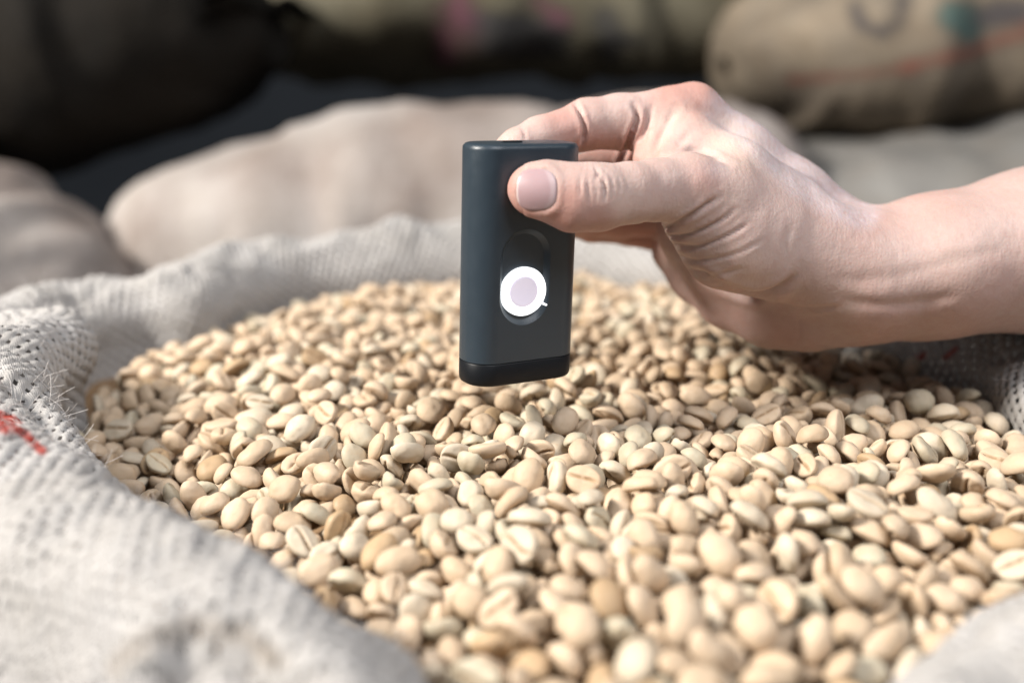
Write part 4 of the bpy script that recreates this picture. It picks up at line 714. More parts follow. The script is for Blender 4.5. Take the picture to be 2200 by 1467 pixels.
398,1675,396,45,-56,68,105,-322,5222,401,3,67,-68,241,1286,2012,428,-23,-15,47,247,1489,1994,418,7,-5,66,242,1617,2022,424,49,-80,-2,143,1097,2039,361,34,48,30,210,
568,1643,353,6,-67,-52,29,-54,1786,366,84,-34,-12,202,420,1749,419,58,-77,13,88,405,4640,456,-93,18,-4,14,523,1753,388,-65,60,-1,172,662,1775,367,-44,-22,-46,80,
1370,2364,437,-44,47,-53,107,1481,2381,402,53,-21,-63,18,1837,2228,405,-42,-1,-33,123,1459,2164,416,-93,11,-12,18,1660,2095,410,32,-5,-57,204,1694,2111,373,-4,35,-26,87,
1802,2141,429,25,27,-42,19,1238,2108,415,-10,-3,93,185,1846,2380,391,-11,-7,-67,236,1206,2230,405,-75,-35,27,177,1291,2262,405,-5,27,-95,138,1518,2280,424,-17,1,96,209,
1593,2264,418,68,-70,4,207,1387,2147,399,-23,-38,66,149,1695,2493,414,3,-30,53,54,1872,2546,366,61,-30,-55,26,-475,4309,487,51,39,41,178,1362,2602,456,-74,-64,-13,101,
1480,2643,461,4,-89,40,42,1597,2626,440,-4,37,24,53,1741,2682,421,31,-9,61,178,1806,2638,419,3,-25,52,116,1357,2448,460,-83,-53,-11,81,1409,2534,414,-30,-39,-72,23,
-573,4380,462,-42,39,-7,241,1604,2702,449,86,-8,28,21,1746,2781,387,-54,-5,69,238,-1009,4185,405,-74,-65,8,140,1474,2980,448,-50,64,-37,39,1641,2957,415,-10,-68,54,77,
4,4056,430,-68,49,-49,52,1404,2791,466,27,26,-91,11,1488,2817,459,6,71,59,91,1589,2920,447,-73,26,60,245,1688,2841,429,-12,12,74,211,1407,3609,384,55,-75,-19,44,
856,3056,449,-75,12,-61,206,1216,3460,397,-16,9,-79,241,1106,3375,459,-38,90,0,148,1171,3166,437,-16,-12,-31,71,-343,3673,425,-1,29,13,109,1450,2438,366,81,12,0,227,
1593,2402,413,69,54,43,237,1700,2365,401,-79,50,1,248,1460,2233,380,42,-7,83,159,17,2447,398,49,-67,-47,208,1281,2416,449,-33,-18,49,82,8,3194,435,-70,-67,-19,37,
-820,3362,416,-92,-11,-28,215,506,3409,412,-15,-60,13,251,173,3546,453,-2,42,54,73,-838,4171,486,22,40,78,228,573,2855,405,-9,-13,-98,23,139,3807,465,-57,-20,47,44,
1708,2841,362,-49,-57,-61,146,1537,2564,389,-71,26,64,22,1822,2447,363,31,40,-51,22,1161,4032,399,-1,60,-22,77,-1264,4170,394,-8,-58,71,118,-156,4051,458,41,-21,-62,48,
1149,3906,412,54,30,0,10,82,4341,471,-33,-19,-23,43,-11,4910,528,-3,-43,-15,174,121,4943,488,10,-58,14,110,270,4902,500,-85,23,20,142,782,4756,512,37,79,26,16,
837,4748,457,-39,42,-74,241,-729,4893,427,5,16,-43,84,-874,4794,430,52,82,13,40,-516,4879,481,-84,45,27,116,1620,1997,312,-56,-39,-18,219,-938,4645,439,-7,40,-79,178,
1806,2659,389,-36,89,7,252,1495,2473,397,65,41,62,237,1344,3367,428,-79,-56,21,20,-702,5052,386,34,-82,31,52,-586,5116,428,57,-36,59,151,-554,5051,424,-15,52,20,202,
44,5290,494,-31,-7,-5,228,187,5283,469,-19,-34,61,78,-290,5113,450,-13,-49,85,167,78,1679,395,2,5,33,243,244,1628,409,31,33,-88,152,-91,5181,456,-73,16,33,78,
42,5074,473,5,-21,-48,23,180,5201,498,30,11,54,176,411,5161,479,35,85,27,102,-651,4814,455,-79,-18,-21,77,723,4666,514,76,56,12,109,218,1569,386,-56,12,-25,42,
277,1508,393,23,14,-31,59,450,1561,380,-14,30,-51,24,-109,1703,383,-82,0,-52,112,1554,2109,401,46,9,62,79,1156,2025,399,83,-19,-35,18,1476,2084,412,-5,28,-55,240,
713,1825,365,-19,-22,73,73,594,5149,410,-48,-58,43,205,136,1492,303,-58,-59,25,215,560,1708,384,-13,64,-72,111,84,4624,451,90,-16,21,182,1235,2409,470,41,-25,-76,122,
1278,2325,440,13,21,70,199,1543,2370,415,-9,-4,-51,81,1678,2431,442,17,80,-55,110,1349,2091,439,80,-49,-27,142,1439,2092,379,33,-1,-69,197,1706,2182,421,0,-31,22,200,
1765,2081,373,-60,-15,36,176,1326,2542,421,44,-54,66,178,1621,2533,459,74,53,-5,191,1765,2453,436,-16,5,29,179,1764,2293,398,-3,-15,64,214,1163,2183,414,56,-27,-7,20,
1187,2281,433,-64,2,71,77,1417,2301,411,7,54,83,19,1608,2287,435,8,17,96,237,1722,2273,431,-13,-21,91,13,1182,2066,420,79,-16,-48,19,1431,2565,447,-6,40,63,233,
1445,2697,468,9,4,-17,69,1672,2618,410,-22,55,63,104,828,2690,467,-29,8,36,38,1797,2603,451,17,23,-94,58,1457,2902,448,-93,5,24,85,1523,2915,460,-69,-58,37,110,
1449,2754,463,75,-15,30,1,1539,2705,460,64,-19,-64,239,-902,4154,440,38,-87,-23,141,1661,2671,417,-35,-73,-34,41,-288,3991,405,-17,-3,96,113,-205,3935,417,-48,-85,3,216,
1417,3568,427,-46,-79,-4,237,621,3437,436,4,17,-23,47,-1025,3836,424,29,50,72,12,-1393,4075,379,-25,-6,-89,110,-1192,4331,401,-29,-22,92,174,-914,3424,399,58,0,-71,80,
-323,3007,422,3,3,91,137,1575,2867,371,8,27,-67,139,148,3123,443,-61,67,-17,100,333,3003,420,-32,84,-25,181,63,1497,280,26,10,10,75,-488,5055,455,45,-43,-71,144,
]

# ------------------------------------------------------------------ the open sack
# (crest height above the beans, cuff width) for every station of EDGE
CUFF = [(1.75, 4.8), (1.6, 4.8), (1.4, 4.6)] + [(1.3, 5)] * 2 + [(1.2, 6)] * 3 + [(1.2, 6)] * 3 + [(1.3, 5), (1.1, 4.5), (.6, 4), (.8, 4), (1.6, 4.2), (2.0, 4.8), (2.2, 5.5), (2.5, 6.2), (2.4, 6.5), (2.4, 6.5), (2.6, 6), (2.8, 5.5), (2.6, 5), (1.9, 4.6), (1.3, 4.4), (1.2, 4.4), (1.6, 4.6), (1.5, 4.6), (1.4, 4.6), (1.8, 4.6)]
CUFF = np.array(CUFF)
PITCH_YARN = 0.36
LEAN = np.zeros(31)
LEAN[15:26] = (-.3, -.4, -.4, -.3, -.1, .3, .9, 1.5, 1.5, -.6, -.6)


def build_sack():
    n = 1650
    # stations spread evenly along the crest
    uu = np.linspace(0, NE, 4000, endpoint=False)
    P = cr_closed(EDGE, uu)
    seg = np.hypot(*(np.roll(P, -1, 0) - P)[:, :2].T)
    s = np.concatenate([[0], np.cumsum(seg)])
    u = np.interp(np.linspace(0, s[-1], n, endpoint=False), s, np.append(uu, NE))
    P = cr_closed(EDGE, u)
    C = cr_closed(CUFF, u)
    ln = cr_closed(LEAN[:, None], u)[:, 0]
    Ps = P.copy()
    for _ in range(60):
        Ps = (Ps + np.roll(Ps, 6, 0) + np.roll(Ps, -6, 0)) / 3
    T = np.roll(Ps, -4, 0) - np.roll(Ps, 4, 0)
    N = np.stack([T[:, 1], -T[:, 0]], 1)
    N /= np.hypot(N[:, 0], N[:, 1])[:, None]
    cen = P[:, :2].mean(0)
    if ((P[:, :2] - cen) * N).sum() < 0:
        N = -N
    L0 = s[-1]
    ph = np.arange(n) / n * 2 * math.pi
    wob = np.sin(ph * 7 + 1) * .25 + np.sin(ph * 13 + 2) * .18 + np.sin(ph * 23) * .1
    h = C[:, 0] * (1 + .22 * wob)
    w = C[:, 1] * (1 + .08 * np.sin(ph * 9 + .5))
    prof = []
    z0 = P[:, 2]
    for uo, zo in ((.1 + 0 * w, z0 - 3.0), (.1 + 0 * w, z0 - 1.2), (.05 + 0 * w, z0 + .1), (.12 * w - ln * .7, z0 + h * .62), (.32 * w - ln, z0 + h), (.58 * w - ln * .6, z0 + h * 1.02), (.85 * w, z0 + h * .72 - .2), (1.02 * w, z0 + h * .1 - 1.2), (1.08 * w, z0 - 4)):
        prof.append(np.concatenate([P[:, :2] + N * uo[:, None], zo[:, None]], 1))
    prof = np.array(prof)
    k, m = len(prof), 300
    t = np.linspace(0, k - 1 - 1e-6, m)
    i = np.floor(t).astype(int)
    f = (t - i)[:, None, None]
    Q = np.concatenate([2 * prof[:1] - prof[1:2], prof, 2 * prof[-1:] - prof[-2:-1]])
    a, b, c, d = Q[i], Q[i + 1], Q[i + 2], Q[i + 3]
    V = .5 * ((2 * b) + (-a + c) * f + (2 * a - 5 * b + 4 * c - d) * f * f + (-a + 3 * b - 3 * c + d) * f ** 3)
    V = V.transpose(1, 0, 2)  # n, m, 3
    # evenly spaced along the profile
    dl = np.linalg.norm(np.diff(V, axis=1), axis=2)
    cl = np.concatenate([np.zeros((n, 1)), np.cumsum(dl, 1)], 1)
    W = np.empty_like(V)
    vv = np.empty((n, m))
    for q in range(n):
        g = np.linspace(0, cl[q, -1], m)
        vv[q] = g
        for ax in range(3):
            W[q, :, ax] = np.interp(g, cl[q], V[q, :, ax])
    V = W
    # folds and creases of the cloth
    flat = V.reshape(-1, 3)
    up = smooth01((vv.ravel() - 3.0) / 1.5)
    lump = noise3(flat, .33) * .42 + noise3(flat + 7, .8) * .24 + (.5 - np.abs(noise3(flat + 31, .9))) * .22 + noise3(flat + 31, 2.1) * .06
    flat = flat + np.stack([0 * lump, 0 * lump, lump * up], 1)

    def valley(pts, depth, sig):
        nonlocal flat
        A = np.array([onz(x, y, z) for x, y, z in pts])
        best = np.full(len(flat), 9e9)
        for p0, p1 in zip(A[:-1], A[1:]):
            dd = p1 - p0
            tt = np.clip(((flat - p0)[:, :2] @ dd[:2]) / (dd[:2] @ dd[:2]), 0, 1)
            best = np.minimum(best, np.linalg.norm((flat - p0 - tt[:, None] * dd)[:, :2], axis=1))
        flat[:, 2] -= depth * np.exp(-(best / sig) ** 2) * up
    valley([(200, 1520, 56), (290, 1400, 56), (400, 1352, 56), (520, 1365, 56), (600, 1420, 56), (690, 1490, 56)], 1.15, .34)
    valley([(-60, 800, 56.6), (60, 850, 56.4), (140, 930, 56.2), (190, 990, 55.8)], .35, .3)
    valley([(1990, 700, 56), (2080, 745, 56), (2230, 770, 56)], .25, .5)
    V = flat.reshape(n, m, 3)
    # weave: warped yarn coordinates
    U = (np.arange(n) / n * round(L0 * 1.22 / PITCH_YARN) * PITCH_YARN)[:, None] + 0 * vv
    wu = noise3(flat, .5).reshape(n, m) * .16 + noise3(flat + 50, 2.5).reshape(n, m) * .045
    wv = noise3(flat + 90, .5).reshape(n, m) * .16 + noise3(flat + 140, 2.5).reshape(n, m) * .045
    ca, sa = math.cos(.55), math.sin(.55)
    Uw, Vw = ((U + wu) * ca - (vv + wv) * sa) / PITCH_YARN, ((U + wu) * sa + (vv + wv) * ca) / PITCH_YARN
    fu, fv = Uw - np.floor(Uw) - .5, Vw - np.floor(Vw) - .5
    over = np.where((np.floor(Uw) + np.floor(Vw)) % 2 > .5, 1.0, -1.0)
    thick = .385 + .05 * noise3(flat + 11, 1.4).reshape(n, m)

    warp = np.sqrt(np.clip(1 - (fu / thick) ** 2, 0, 1)) * .6 + over * np.cos(math.pi * fv) * .45
    weft = np.sqrt(np.clip(1 - (fv / thick) ** 2, 0, 1)) * .6 - over * np.cos(math.pi * fu) * .45
    warp = np.where(np.abs(fu) < thick, warp, -.5)
    weft = np.where(np.abs(fv) < thick, weft, -.5)
    rr_ = lambda f_: np.sqrt(np.clip(1 - (f_ / .5) ** 4, 0, 1))
    hgt = (rr_(fu) * rr_(fv) * (1 + .35 * noise3(flat + 60, 2.2).reshape(n, m)) + .55 * np.maximum(warp, weft)) * .075
    du = np.roll(V, -1, 0) - np.roll(V, 1, 0)
    dv = np.gradient(V, axis=1)
    nr = np.cross(dv, du)
    nr /= np.linalg.norm(nr, axis=2)[..., None] + 1e-9
    if nr[:, m // 2, 2].mean() < 0: nr = -nr
    V = V + nr * hgt[..., None]
    # the body of the sack below the cuff, down to the floor
    low = V[:, -1]
    rings = []
    c3 = low[:, :2].mean(0)
    for z, g in ((44, 1.02), (40, 1.06), (34, 1.1), (26, 1.13), (18, 1.13), (10, 1.1), (4, 1.02), (1, .9), (0.02, .75)):
        r = c3 + (low[:, :2] - c3) * g + N * .5 * np.sin(ph * 11 + z * .3)[:, None]
        rings.append(np.concatenate([r, np.full((n, 1), z)], 1))
    allV = np.concatenate([V, np.array(rings).transpose(1, 0, 2)], 1)
    M = allV.shape[1]
    me = mesh_np('coffee_sack', allV.reshape(-1, 3), grid_faces(n, M, closed_n=True))
    uvw = np.zeros((n, M, 2))
    uvw[:, :m, 0], uvw[:, :m, 1] = Uw, Vw
    uvw[:, m:, 0] = Uw[:, -1:]
    uvw[:, m:, 1] = Vw[:, -1:] + np.arange(1, M - m + 1) * 14
    uvl = me.uv_layers.new(name='weave')
    li = np.empty(len(me.loops), 'i4')
    me.loops.foreach_get('vertex_index', li)
    uv = uvw.reshape(-1, 2)[li]
    # close the seam
    fidx = li.reshape(-1, 4)
    q = uv.reshape(-1, 4, 2)
    tot = round(L0 * 1.22 / PITCH_YARN) * ca
    wrap = (q[:, :, 0].max(1) - q[:, :, 0].min(1)) > tot / 2
    q[wrap, :, 0] = np.where(q[wrap, :, 0] < tot / 2, q[wrap, :, 0] + tot, q[wrap, :, 0])
    uvl.data.foreach_set('uv', q.ravel().astype('f4'))
    # printed red marks and loosely woven stretch
    fl = allV.reshape(-1, 3)
    px, py, D = proj(fl)

    def stroke(pts, wd):
        best = np.full(len(fl), 9e9)
        for (x0, y0), (x1, y1) in zip(pts[:-1], pts[1:]):
            dx, dy = x1 - x0, y1 - y0
            tt = np.clip(((px - x0) * dx + (py - y0) * dy) / (dx * dx + dy * dy), 0, 1)
            best = np.minimum(best, np.hypot(px - x0 - tt * dx, py - y0 - tt * dy))
        return smooth01((wd * (1 + .5 * noise3(fl, 3.0)) - best) / 8 + .5)
    near = (D > 15) & (D < 50)
    red = stroke([(-60, 885), (15, 908)], 24) + stroke([(15, 910), (55, 935), (90, 965)], 10)
    red += stroke([(1965, 778), (1985, 762)], 6) + stroke([(2030, 768), (2055, 748)], 5)
    set_attr(me, 'red_print', np.clip(red, 0, 1) * near)
    st = stroke([(250, 1430), (300, 1385), (400, 1345), (520, 1365), (600, 1420)], 26) * (D < 26)  # brown shade of the fold, painted into the cloth
    set_attr(me, 'fold_shade', np.clip(st, 0, 1) * .45)
    op = smooth01((px - 2035) / 60) * smooth01((900 - py) / 60) * near
    set_attr(me, 'open_weave', .95 + .3 * op)
    return me, V, nr


def cloth_mat():
    t = NT('white_burlap')
    uv = t.n('ShaderNodeUVMap', uv_map='weave').outputs[0]
    tc = t.n('ShaderNodeTexCoord').outputs['Object']
    red = t.n('ShaderNodeAttribute', attribute_name='red_print').outputs['Fac']
    opn = t.n('ShaderNodeAttribute', attribute_name='open_weave').outputs['Fac']
    sx = t.n('ShaderNodeSeparateXYZ', {0: uv})
    fu = t.math('ABSOLUTE', t.math('SUBTRACT', t.math('FRACT', sx.outputs[0]), .5))
    fv = t.math('ABSOLUTE', t.math('SUBTRACT', t.math('FRACT', sx.outputs[1]), .5))
    # FRACT is zero at the gap between two yarns: fu near .5 there
    th = t.math('SUBTRACT', .49, t.math('MULTIPLY', opn, .16))
    jit = t.math('MULTIPLY', t.math('SUBTRACT', t.noise(500, tc, 2), .5), .1)
    hole = t.math('GREATER_THAN', t.math('ADD', t.math('MINIMUM', fu, fv), jit), th)
    n1 = t.noise(45, tc, 4, .6)
    n2 = t.noise(900, tc, 3, .7)
    c = t.mix(t.ramp(n1, [(.35, 0.0), (.75, 1.0)]), (.42, .405, .395), (.32, .305, .29))
    # each yarn has a tone of its own
    wn = t.n('ShaderNodeTexWhiteNoise', {'Vector': t.n('ShaderNodeVectorMath', {0: uv}, operation='FLOOR').outputs[0]}, noise_dimensions='2D').outputs[0]
    c = t.mix(t.math('MULTIPLY', wn, .28), c, (.32, .30, .285))
    c = t.mix(t.ramp(n2, [(.5, 0.0), (.8, .35)]), c, (.5, .46, .42))
    sn = t.n('ShaderNodeAttribute', attribute_name='fold_shade').outputs['Fac']
    c = t.mix(t.math('MULTIPLY', sn, t.ramp(n1, [(.2, .4), (.6, 1.0)])), c, (.22, .17, .12))  # darkens the fold as if shaded
    rn = t.math('MULTIPLY', red, t.ramp(n2, [(.3, .5), (.55, 1.0)]))
    c = t.mix(rn, c, (.33, .035, .022))
    t.set('Base Color', c)
    t.set('Roughness', .92)
    t.set('Specular IOR Level', .1)
    mp = t.n('ShaderNodeMapping', {0: uv, 2: (0, 0, .7)}).outputs[0]
    w = t.n('ShaderNodeTexWave', {'Vector': mp, 'Scale': 2.2, 'Distortion': 4.0, 'Detail': 3.0}).outputs[1]
    nb = t.bump(w, .4, .0003)
    t.set('Normal', t.bump(n2, .7, .0004, nb))
    t.set('Alpha', t.math('SUBTRACT', 1.0, hole, clamp=True))
    return t.m


def tubes(paths, radii, sides=5):
    """joined thin tubes through the given point lists (cm)"""
    Vs, Fs, o = [], [], 0
    for P, r in zip(paths, radii):
        P = np.asarray(P, float)
        k = len(P)
        T = np.gradient(P, axis=0)
        T /= np.linalg.norm(T, axis=1)[:, None] + 1e-9
        ref = np.array([.3, .2, .93])
        A = np.cross(T, ref)
        A /= np.linalg.norm(A, axis=1)[:, None] + 1e-9
        B = np.cross(T, A)
        th = np.arange(sides) / sides * 2 * math.pi
        rr = (np.ones(k) * r)[:, None, None]
        V = P[:, None] + rr * (A[:, None] * np.cos(th)[None, :, None] + B[:, None] * np.sin(th)[None, :, None])
        Vs.append(V.reshape(-1, 3))
        Fs.append(grid_faces(k, sides, closed_m=True) + o)
        o += k * sides
    return np.concatenate(Vs), np.concatenate(Fs)


M_CLOTH = cloth_mat()
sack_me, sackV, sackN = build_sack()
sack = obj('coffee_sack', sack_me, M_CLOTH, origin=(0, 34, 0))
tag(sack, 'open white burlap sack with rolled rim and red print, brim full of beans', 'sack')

rs = np.random.RandomState(11)
paths, rad = [], []
spx, spy, sD = proj(sackV.reshape(-1, 3))
cand = np.where((spx > -40) & (spx < 150) & (spy > 820) & (spy < 960) & (sD < 45) & (sackN.reshape(-1, 3)[:, 2] > .1))[0]
cand2 = np.where((spx > -60) & (spx < 2260) & (spy > 500) & (spy < 1500) & (sD < 60) & (sackN.reshape(-1, 3)[:, 2] > .2))[0]
FV = sackV.reshape(-1, 3)
FN = sackN.reshape(-1, 3)
for k in range(1400):
    c = cand if (k < 60 and len(cand)) else cand2
    i = c[rs.randint(len(c))]
    L = rs.uniform(.3, .8) if k < 60 else rs.uniform(.15, .5)
    d = FN[i] * rs.uniform(.2, 1.0) + rs.normal(size=3) * .6
    d /= np.linalg.norm(d)
    b = rs.normal(size=3) * .7
    tt = np.linspace(0, 1, 8)[:, None]
    paths.append(FV[i] + d * tt * L + b * (tt ** 2) * L * .5)
    rad.append(.006 if k < 60 else .005)
hv, hf = tubes(paths, rad, 3)
m_fib = plain('burlap_fibre', (.74, .70, .68), .8, .2).m
tag(obj('loose_fibre', mesh_np('loose_fibre', hv, hf), m_fib, sack), kind='stuff').matrix_parent_inverse = Matrix.Translation(-sack.location)

# ------------------------------------------------------------------ coffee beans


def quads_of(f):
    """all faces as quads / tris padded to triangles"""
    t = []
    for q in f:
        if len(q) == 4:
            t += [(q[0], q[1], q[2]), (q[0], q[2], q[3])]
        else:
            t.append(q)
    return np.array(t)


def bean_mesh_data(seed, nu, nv):
    r = np.random.RandomState(seed)
    a = .5 * r.uniform(.9, 1.08)
    b = .37 * r.uniform(.92, 1.1)
    ht = .30 * r.uniform(.88, 1.12)
    hb = .13 * r.uniform(.7, 1.3)
    sk, sc, bend = r.uniform(-.1, .1), r.uniform(.02, .06) * r.choice([-1, 1]), r.uniform(-.06, .06)
    th = np.arange(nu) / nu * 2 * math.pi
    th = th - .3 * np.sin(2 * th)
    ph = np.linspace(0, math.pi, nv + 1)
    ph = ph[1:-1]
    V = np.stack(np.broadcast_arrays(np.sin(ph)[:, None] * np.cos(th), np.sin(ph)[:, None] * np.sin(th), np.cos(ph)[:, None] + 0 * th), -1).reshape(-1, 3)
    V = np.concatenate([V, [[0, 0, 1.], [0, 0, -1.]]])
    x, y, z = V.T
    # flat side: the lower half is squashed and its rim kept full
    X = a * np.sign(x) * np.abs(x) ** .94
    Y = b * np.sign(y) * np.abs(y) ** .94 * (1 + sk * x)
    Z = np.where(z > 0, ht * z ** 1.05 if False else ht * np.abs(z), -hb * np.abs(z) ** .6)
    lx, ly = X / a, Y / b
    gl = np.exp(-((Y - sc * np.sin(lx * 2.6)) / .040) ** 2) * np.clip(1.12 - np.abs(lx) ** 3, 0, 1) * (z < -.02)
    lips = np.exp(-((np.abs(Y - sc * np.sin(lx * 2.6)) - .085) / .06) ** 2) * (z < -.02) * (1 - lx ** 2)
    Z = Z + gl * .085 - lips * .02
    Z = Z + bend * lx ** 2 * .6
    lum = noise3(np.stack([X, Y, Z], 1) + seed * 3.1, 3.2) * .036 + noise3(np.stack([X, Y, Z], 1) + seed, 7) * .012
    P = np.stack([X, Y, Z], 1) * .93
    nrm = V / np.linalg.norm(V, axis=1)[:, None]
    P = P + nrm * lum[:, None]
    k = nv - 1
    f = [tuple(q) for q in grid_faces(k, nu, closed_m=True)[:, ::-1]]
    top, bot = k * nu, k * nu + 1
    f += [(top, j, (j + 1) % nu) for j in range(nu)]
    f += [(bot, (k - 1) * nu + (j + 1) % nu, (k - 1) * nu + j) for j in range(nu)]
    f = quads_of(f)
    c_ = P[f]
    nn = np.cross(c_[:, 1] - c_[:, 0], c_[:, 2] - c_[:, 0])
    fl_ = (nn * (c_.mean(1) * [1, 1, 2.5])).sum(1) < 0
    f[fl_] = f[fl_][:, ::-1]
    return P, f, gl


bi = np.array(BEANS, float).reshape(-1, 7)
nb = len(bi)
bx = bi[:, :3] / 100 + [0, 0, 50]
bq = np.concatenate([np.sqrt(np.clip(1 - (bi[:, 3:6] ** 2).sum(1, keepdims=True) / 99 ** 2, 0, 1)), bi[:, 3:6] / 99], 1)
_hx, _hy, _hd = proj(bx)
_hollow = (_hx < 262) & (_hy > 690) & (_hy < 850) & (bx[:, 2] > 53.6)
bi, bx, bq = bi[~_hollow], bx[~_hollow], bq[~_hollow]
nb = len(bi)
bs = bi[:, 6].astype(int)
bv, bsc = bs // 32, .82 + (bs % 32) / 31 * .36
rs = np.random.RandomState(21)
TONES = [((.76, .59, .425), 'pale cream'), ((.72, .55, .385), 'cream'), ((.77, .66, .51), 'whitish'), ((.56, .39, .23), 'tan'), ((.68, .60, .45), 'faintly green')]
tone_i = rs.choice(5, nb, p=[.38, .30, .16, .05, .11])
tone = np.array([TONES[i][0] for i in tone_i]) * rs.uniform(.60, .74, (nb, 1))
NBIG = 300
M_BEAN = bean_material('raw_coffee_bean', 'object')
M_BEANS = bean_material('raw_coffee_bean_heap', 'attr')
hi = []
for s in range(8):
    P, f, gl = bean_mesh_data(s, 34, 22)
    tri = f
    me = mesh_np('coffee_bean', P, tri)
    set_attr(me, 'groove', gl)
    me.materials.append(M_BEAN)
    hi.append(me)
bpx, bpy_, bD = proj(bx)
ROWS = ('just below the meter', 'in the sharp band', 'lower in the sharp band', 'in the softer front', 'low in the soft front', 'blurred at the bottom')
COLS = ('by the left cuff', 'left part', 'left of the meter', 'under the meter', 'under the thumb', 'under the wrist', 'under the forearm', 'by the right edge')
for k in range(NBIG):
    o = bpy.data.objects.new('coffee_bean', hi[bv[k]])
    o.location = tuple(bx[k] * CM)
    o.rotation_mode = 'QUATERNION'
    q = Quaternion(bq[k]).normalized()
    o.rotation_quaternion = q
    o.scale = (bsc[k],) * 3
    o.color = tuple(tone[k]) + (1,)
    COL.objects.link(o)
    fl = -(q @ Vector((0, 0, 1)))
    v = (Vector(CAM) - Vector(bx[k])).normalized()
    face = 'grooved side up' if fl.dot(v) > .45 else ('rounded back up' if fl.dot(v) < -.45 else 'on its edge')
    x, y = bpx[k], bpy_[k]
    row = ROWS[int(np.searchsorted((900, 1000, 1100, 1200, 1320), y))]
    col = COLS[int(np.searchsorted((550, 800, 1000, 1230, 1450, 1700, 1950), x))]
    size = 'small ' if bsc[k] < .95 else ('large ' if bsc[k] > 1.05 else '')
    tag(o, '%s%s bean, %s, %s, %s' % (size, TONES[tone_i[k]][1], face, row, col), 'coffee bean', 'raw coffee beans filling the sack')

Vs, Fs, Gs, Ts, o_ = [], [], [], [], 0
lo = {s: bean_mesh_data(s, 18, 12) for s in range(8)}
lot = {s: lo[s][1] for s in range(8)}
for k in range(NBIG, nb):
    P, f, gl = lo[bv[k]]
    R = np.array(Quaternion(bq[k]).normalized().to_matrix())
    Vs.append((P * bsc[k]) @ R.T + bx[k])
    Fs.append(lot[bv[k]] + o_)
    Gs.append(gl)
    Ts.append(np.repeat(tone[k:k + 1], len(P), 0))
    o_ += len(P)
# bottom of the heap, under the beans; gap shade put into its tone
ED = cr_closed(EDGE, np.linspace(0, NE, 186, endpoint=False))
gx, gy = np.meshgrid(np.arange(-19, 24, .5), np.arange(10, 58, .5), indexing='ij')
XY = np.stack([gx.ravel(), gy.ravel()], 1)
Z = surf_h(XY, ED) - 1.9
core = np.concatenate([XY, Z[:, None]], 1)
ins = np.zeros(len(XY), bool)
a_, b_ = ED, np.roll(ED, -1, 0)
for p, q in zip(a_, b_):
    m_ = (p[1] > XY[:, 1]) != (q[1] > XY[:, 1])
    ins ^= m_ & (XY[:, 0] < p[0] + (XY[:, 1] - p[1]) / (q[1] - p[1] + 1e-12) * (q[0] - p[0]))
gf = grid_faces(*gx.shape)
gf = gf[ins[gf].any(1)]
gt = np.concatenate([gf[:, :3], gf[:, [0, 2, 3]]]) + o_
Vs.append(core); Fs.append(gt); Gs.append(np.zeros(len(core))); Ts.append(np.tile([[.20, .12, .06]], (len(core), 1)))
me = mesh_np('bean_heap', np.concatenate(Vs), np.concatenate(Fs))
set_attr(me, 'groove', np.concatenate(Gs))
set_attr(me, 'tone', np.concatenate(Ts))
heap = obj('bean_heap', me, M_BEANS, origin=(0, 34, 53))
tag(heap, 'smaller looking raw coffee beans making up the rest of the heap in the open sack', 'coffee beans', 'raw coffee beans filling the sack', 'stuff')

# ------------------------------------------------------------------ the handheld meter
M_BODY = plain('slate_blue_plastic', (.024, .036, .048), .34, .5, 300, .10, .00010).m
M_BASE = plain('black_gloss_plastic', (.005, .006, .008), .45, .25, 60, .1).m
t = plain('white_ring_light', (.9, .92, .95), .4, .4)
t.set('Emission Color', (.95, .98, 1, 1)); t.set('Emission Strength', 1.6)
M_RING = t.m
t = plain('lilac_lens', (.5, .46, .54), .35, .5, 200, .08)
t.set('Emission Color', (.78, .72, .84, 1)); t.set('Emission Strength', .55)
M_LENS = t.m
DW, DT, DH, DR = 3.28, 1.5, 6.45, .68
dev = bpy.data.objects.new('handheld_meter', None)
COL.objects.link(dev)
dev.location = tuple(DEV_POS * CM)
dev.rotation_euler = (math.radians(1.0), math.radians(DEV_ROLL), math.radians(DEV_YAW))
tag(dev, 'slim dark slate meter with black foot and glowing white round button, pinched between fingers', 'meter')


def rrect(w, d, r, n=12):
    pts = []
    for cx, cy, a0 in ((w / 2 - r, d / 2 - r, 0), (-w / 2 + r, d / 2 - r, 90), (-w / 2 + r, -d / 2 + r, 180), (w / 2 - r, -d / 2 + r, 270)):
        for k in range(n + 1):
            a = math.radians(a0 + 90 * k / n)
            pts.append((cx + r * math.cos(a), cy + r * math.sin(a)))
    return np.array(pts)


def prism(levels, ncorner=12):
    """levels: (z, inset)"""
    V = []
    for z, ins_ in levels:
        p = rrect(DW - 2 * ins_, DT - 2 * ins_, max(.05, DR - ins_), ncorner)
        V.append(np.concatenate([p, np.full((len(p), 1), z)], 1))
    n = len(V[0])
    V = np.concatenate(V)
    f = [tuple(q) for q in grid_faces(len(levels), n, closed_m=True)[:, ::-1]]
    f.append(tuple(range(n))[::-1])
    f.append(tuple(range((len(levels) - 1) * n, len(levels) * n)))
    return V, f


def py_mesh(name, V, f, mat, parent, smooth=True):
    me = bpy.data.meshes.new(name)
    me.from_pydata([tuple(v) for v in np.asarray(V) * CM], [], [tuple(int(i) for i in q) for q in f])
    bm = bmesh.new(); bm.from_mesh(me)
    bmesh.ops.recalc_face_normals(bm, faces=bm.faces)
    bm.to_mesh(me); bm.free()
    for p in me.polygons: p.use_smooth = smooth
    me.materials.append(mat)
    o = bpy.data.objects.new(name, me)
    COL.objects.link(o)
    o.parent = parent
    return o


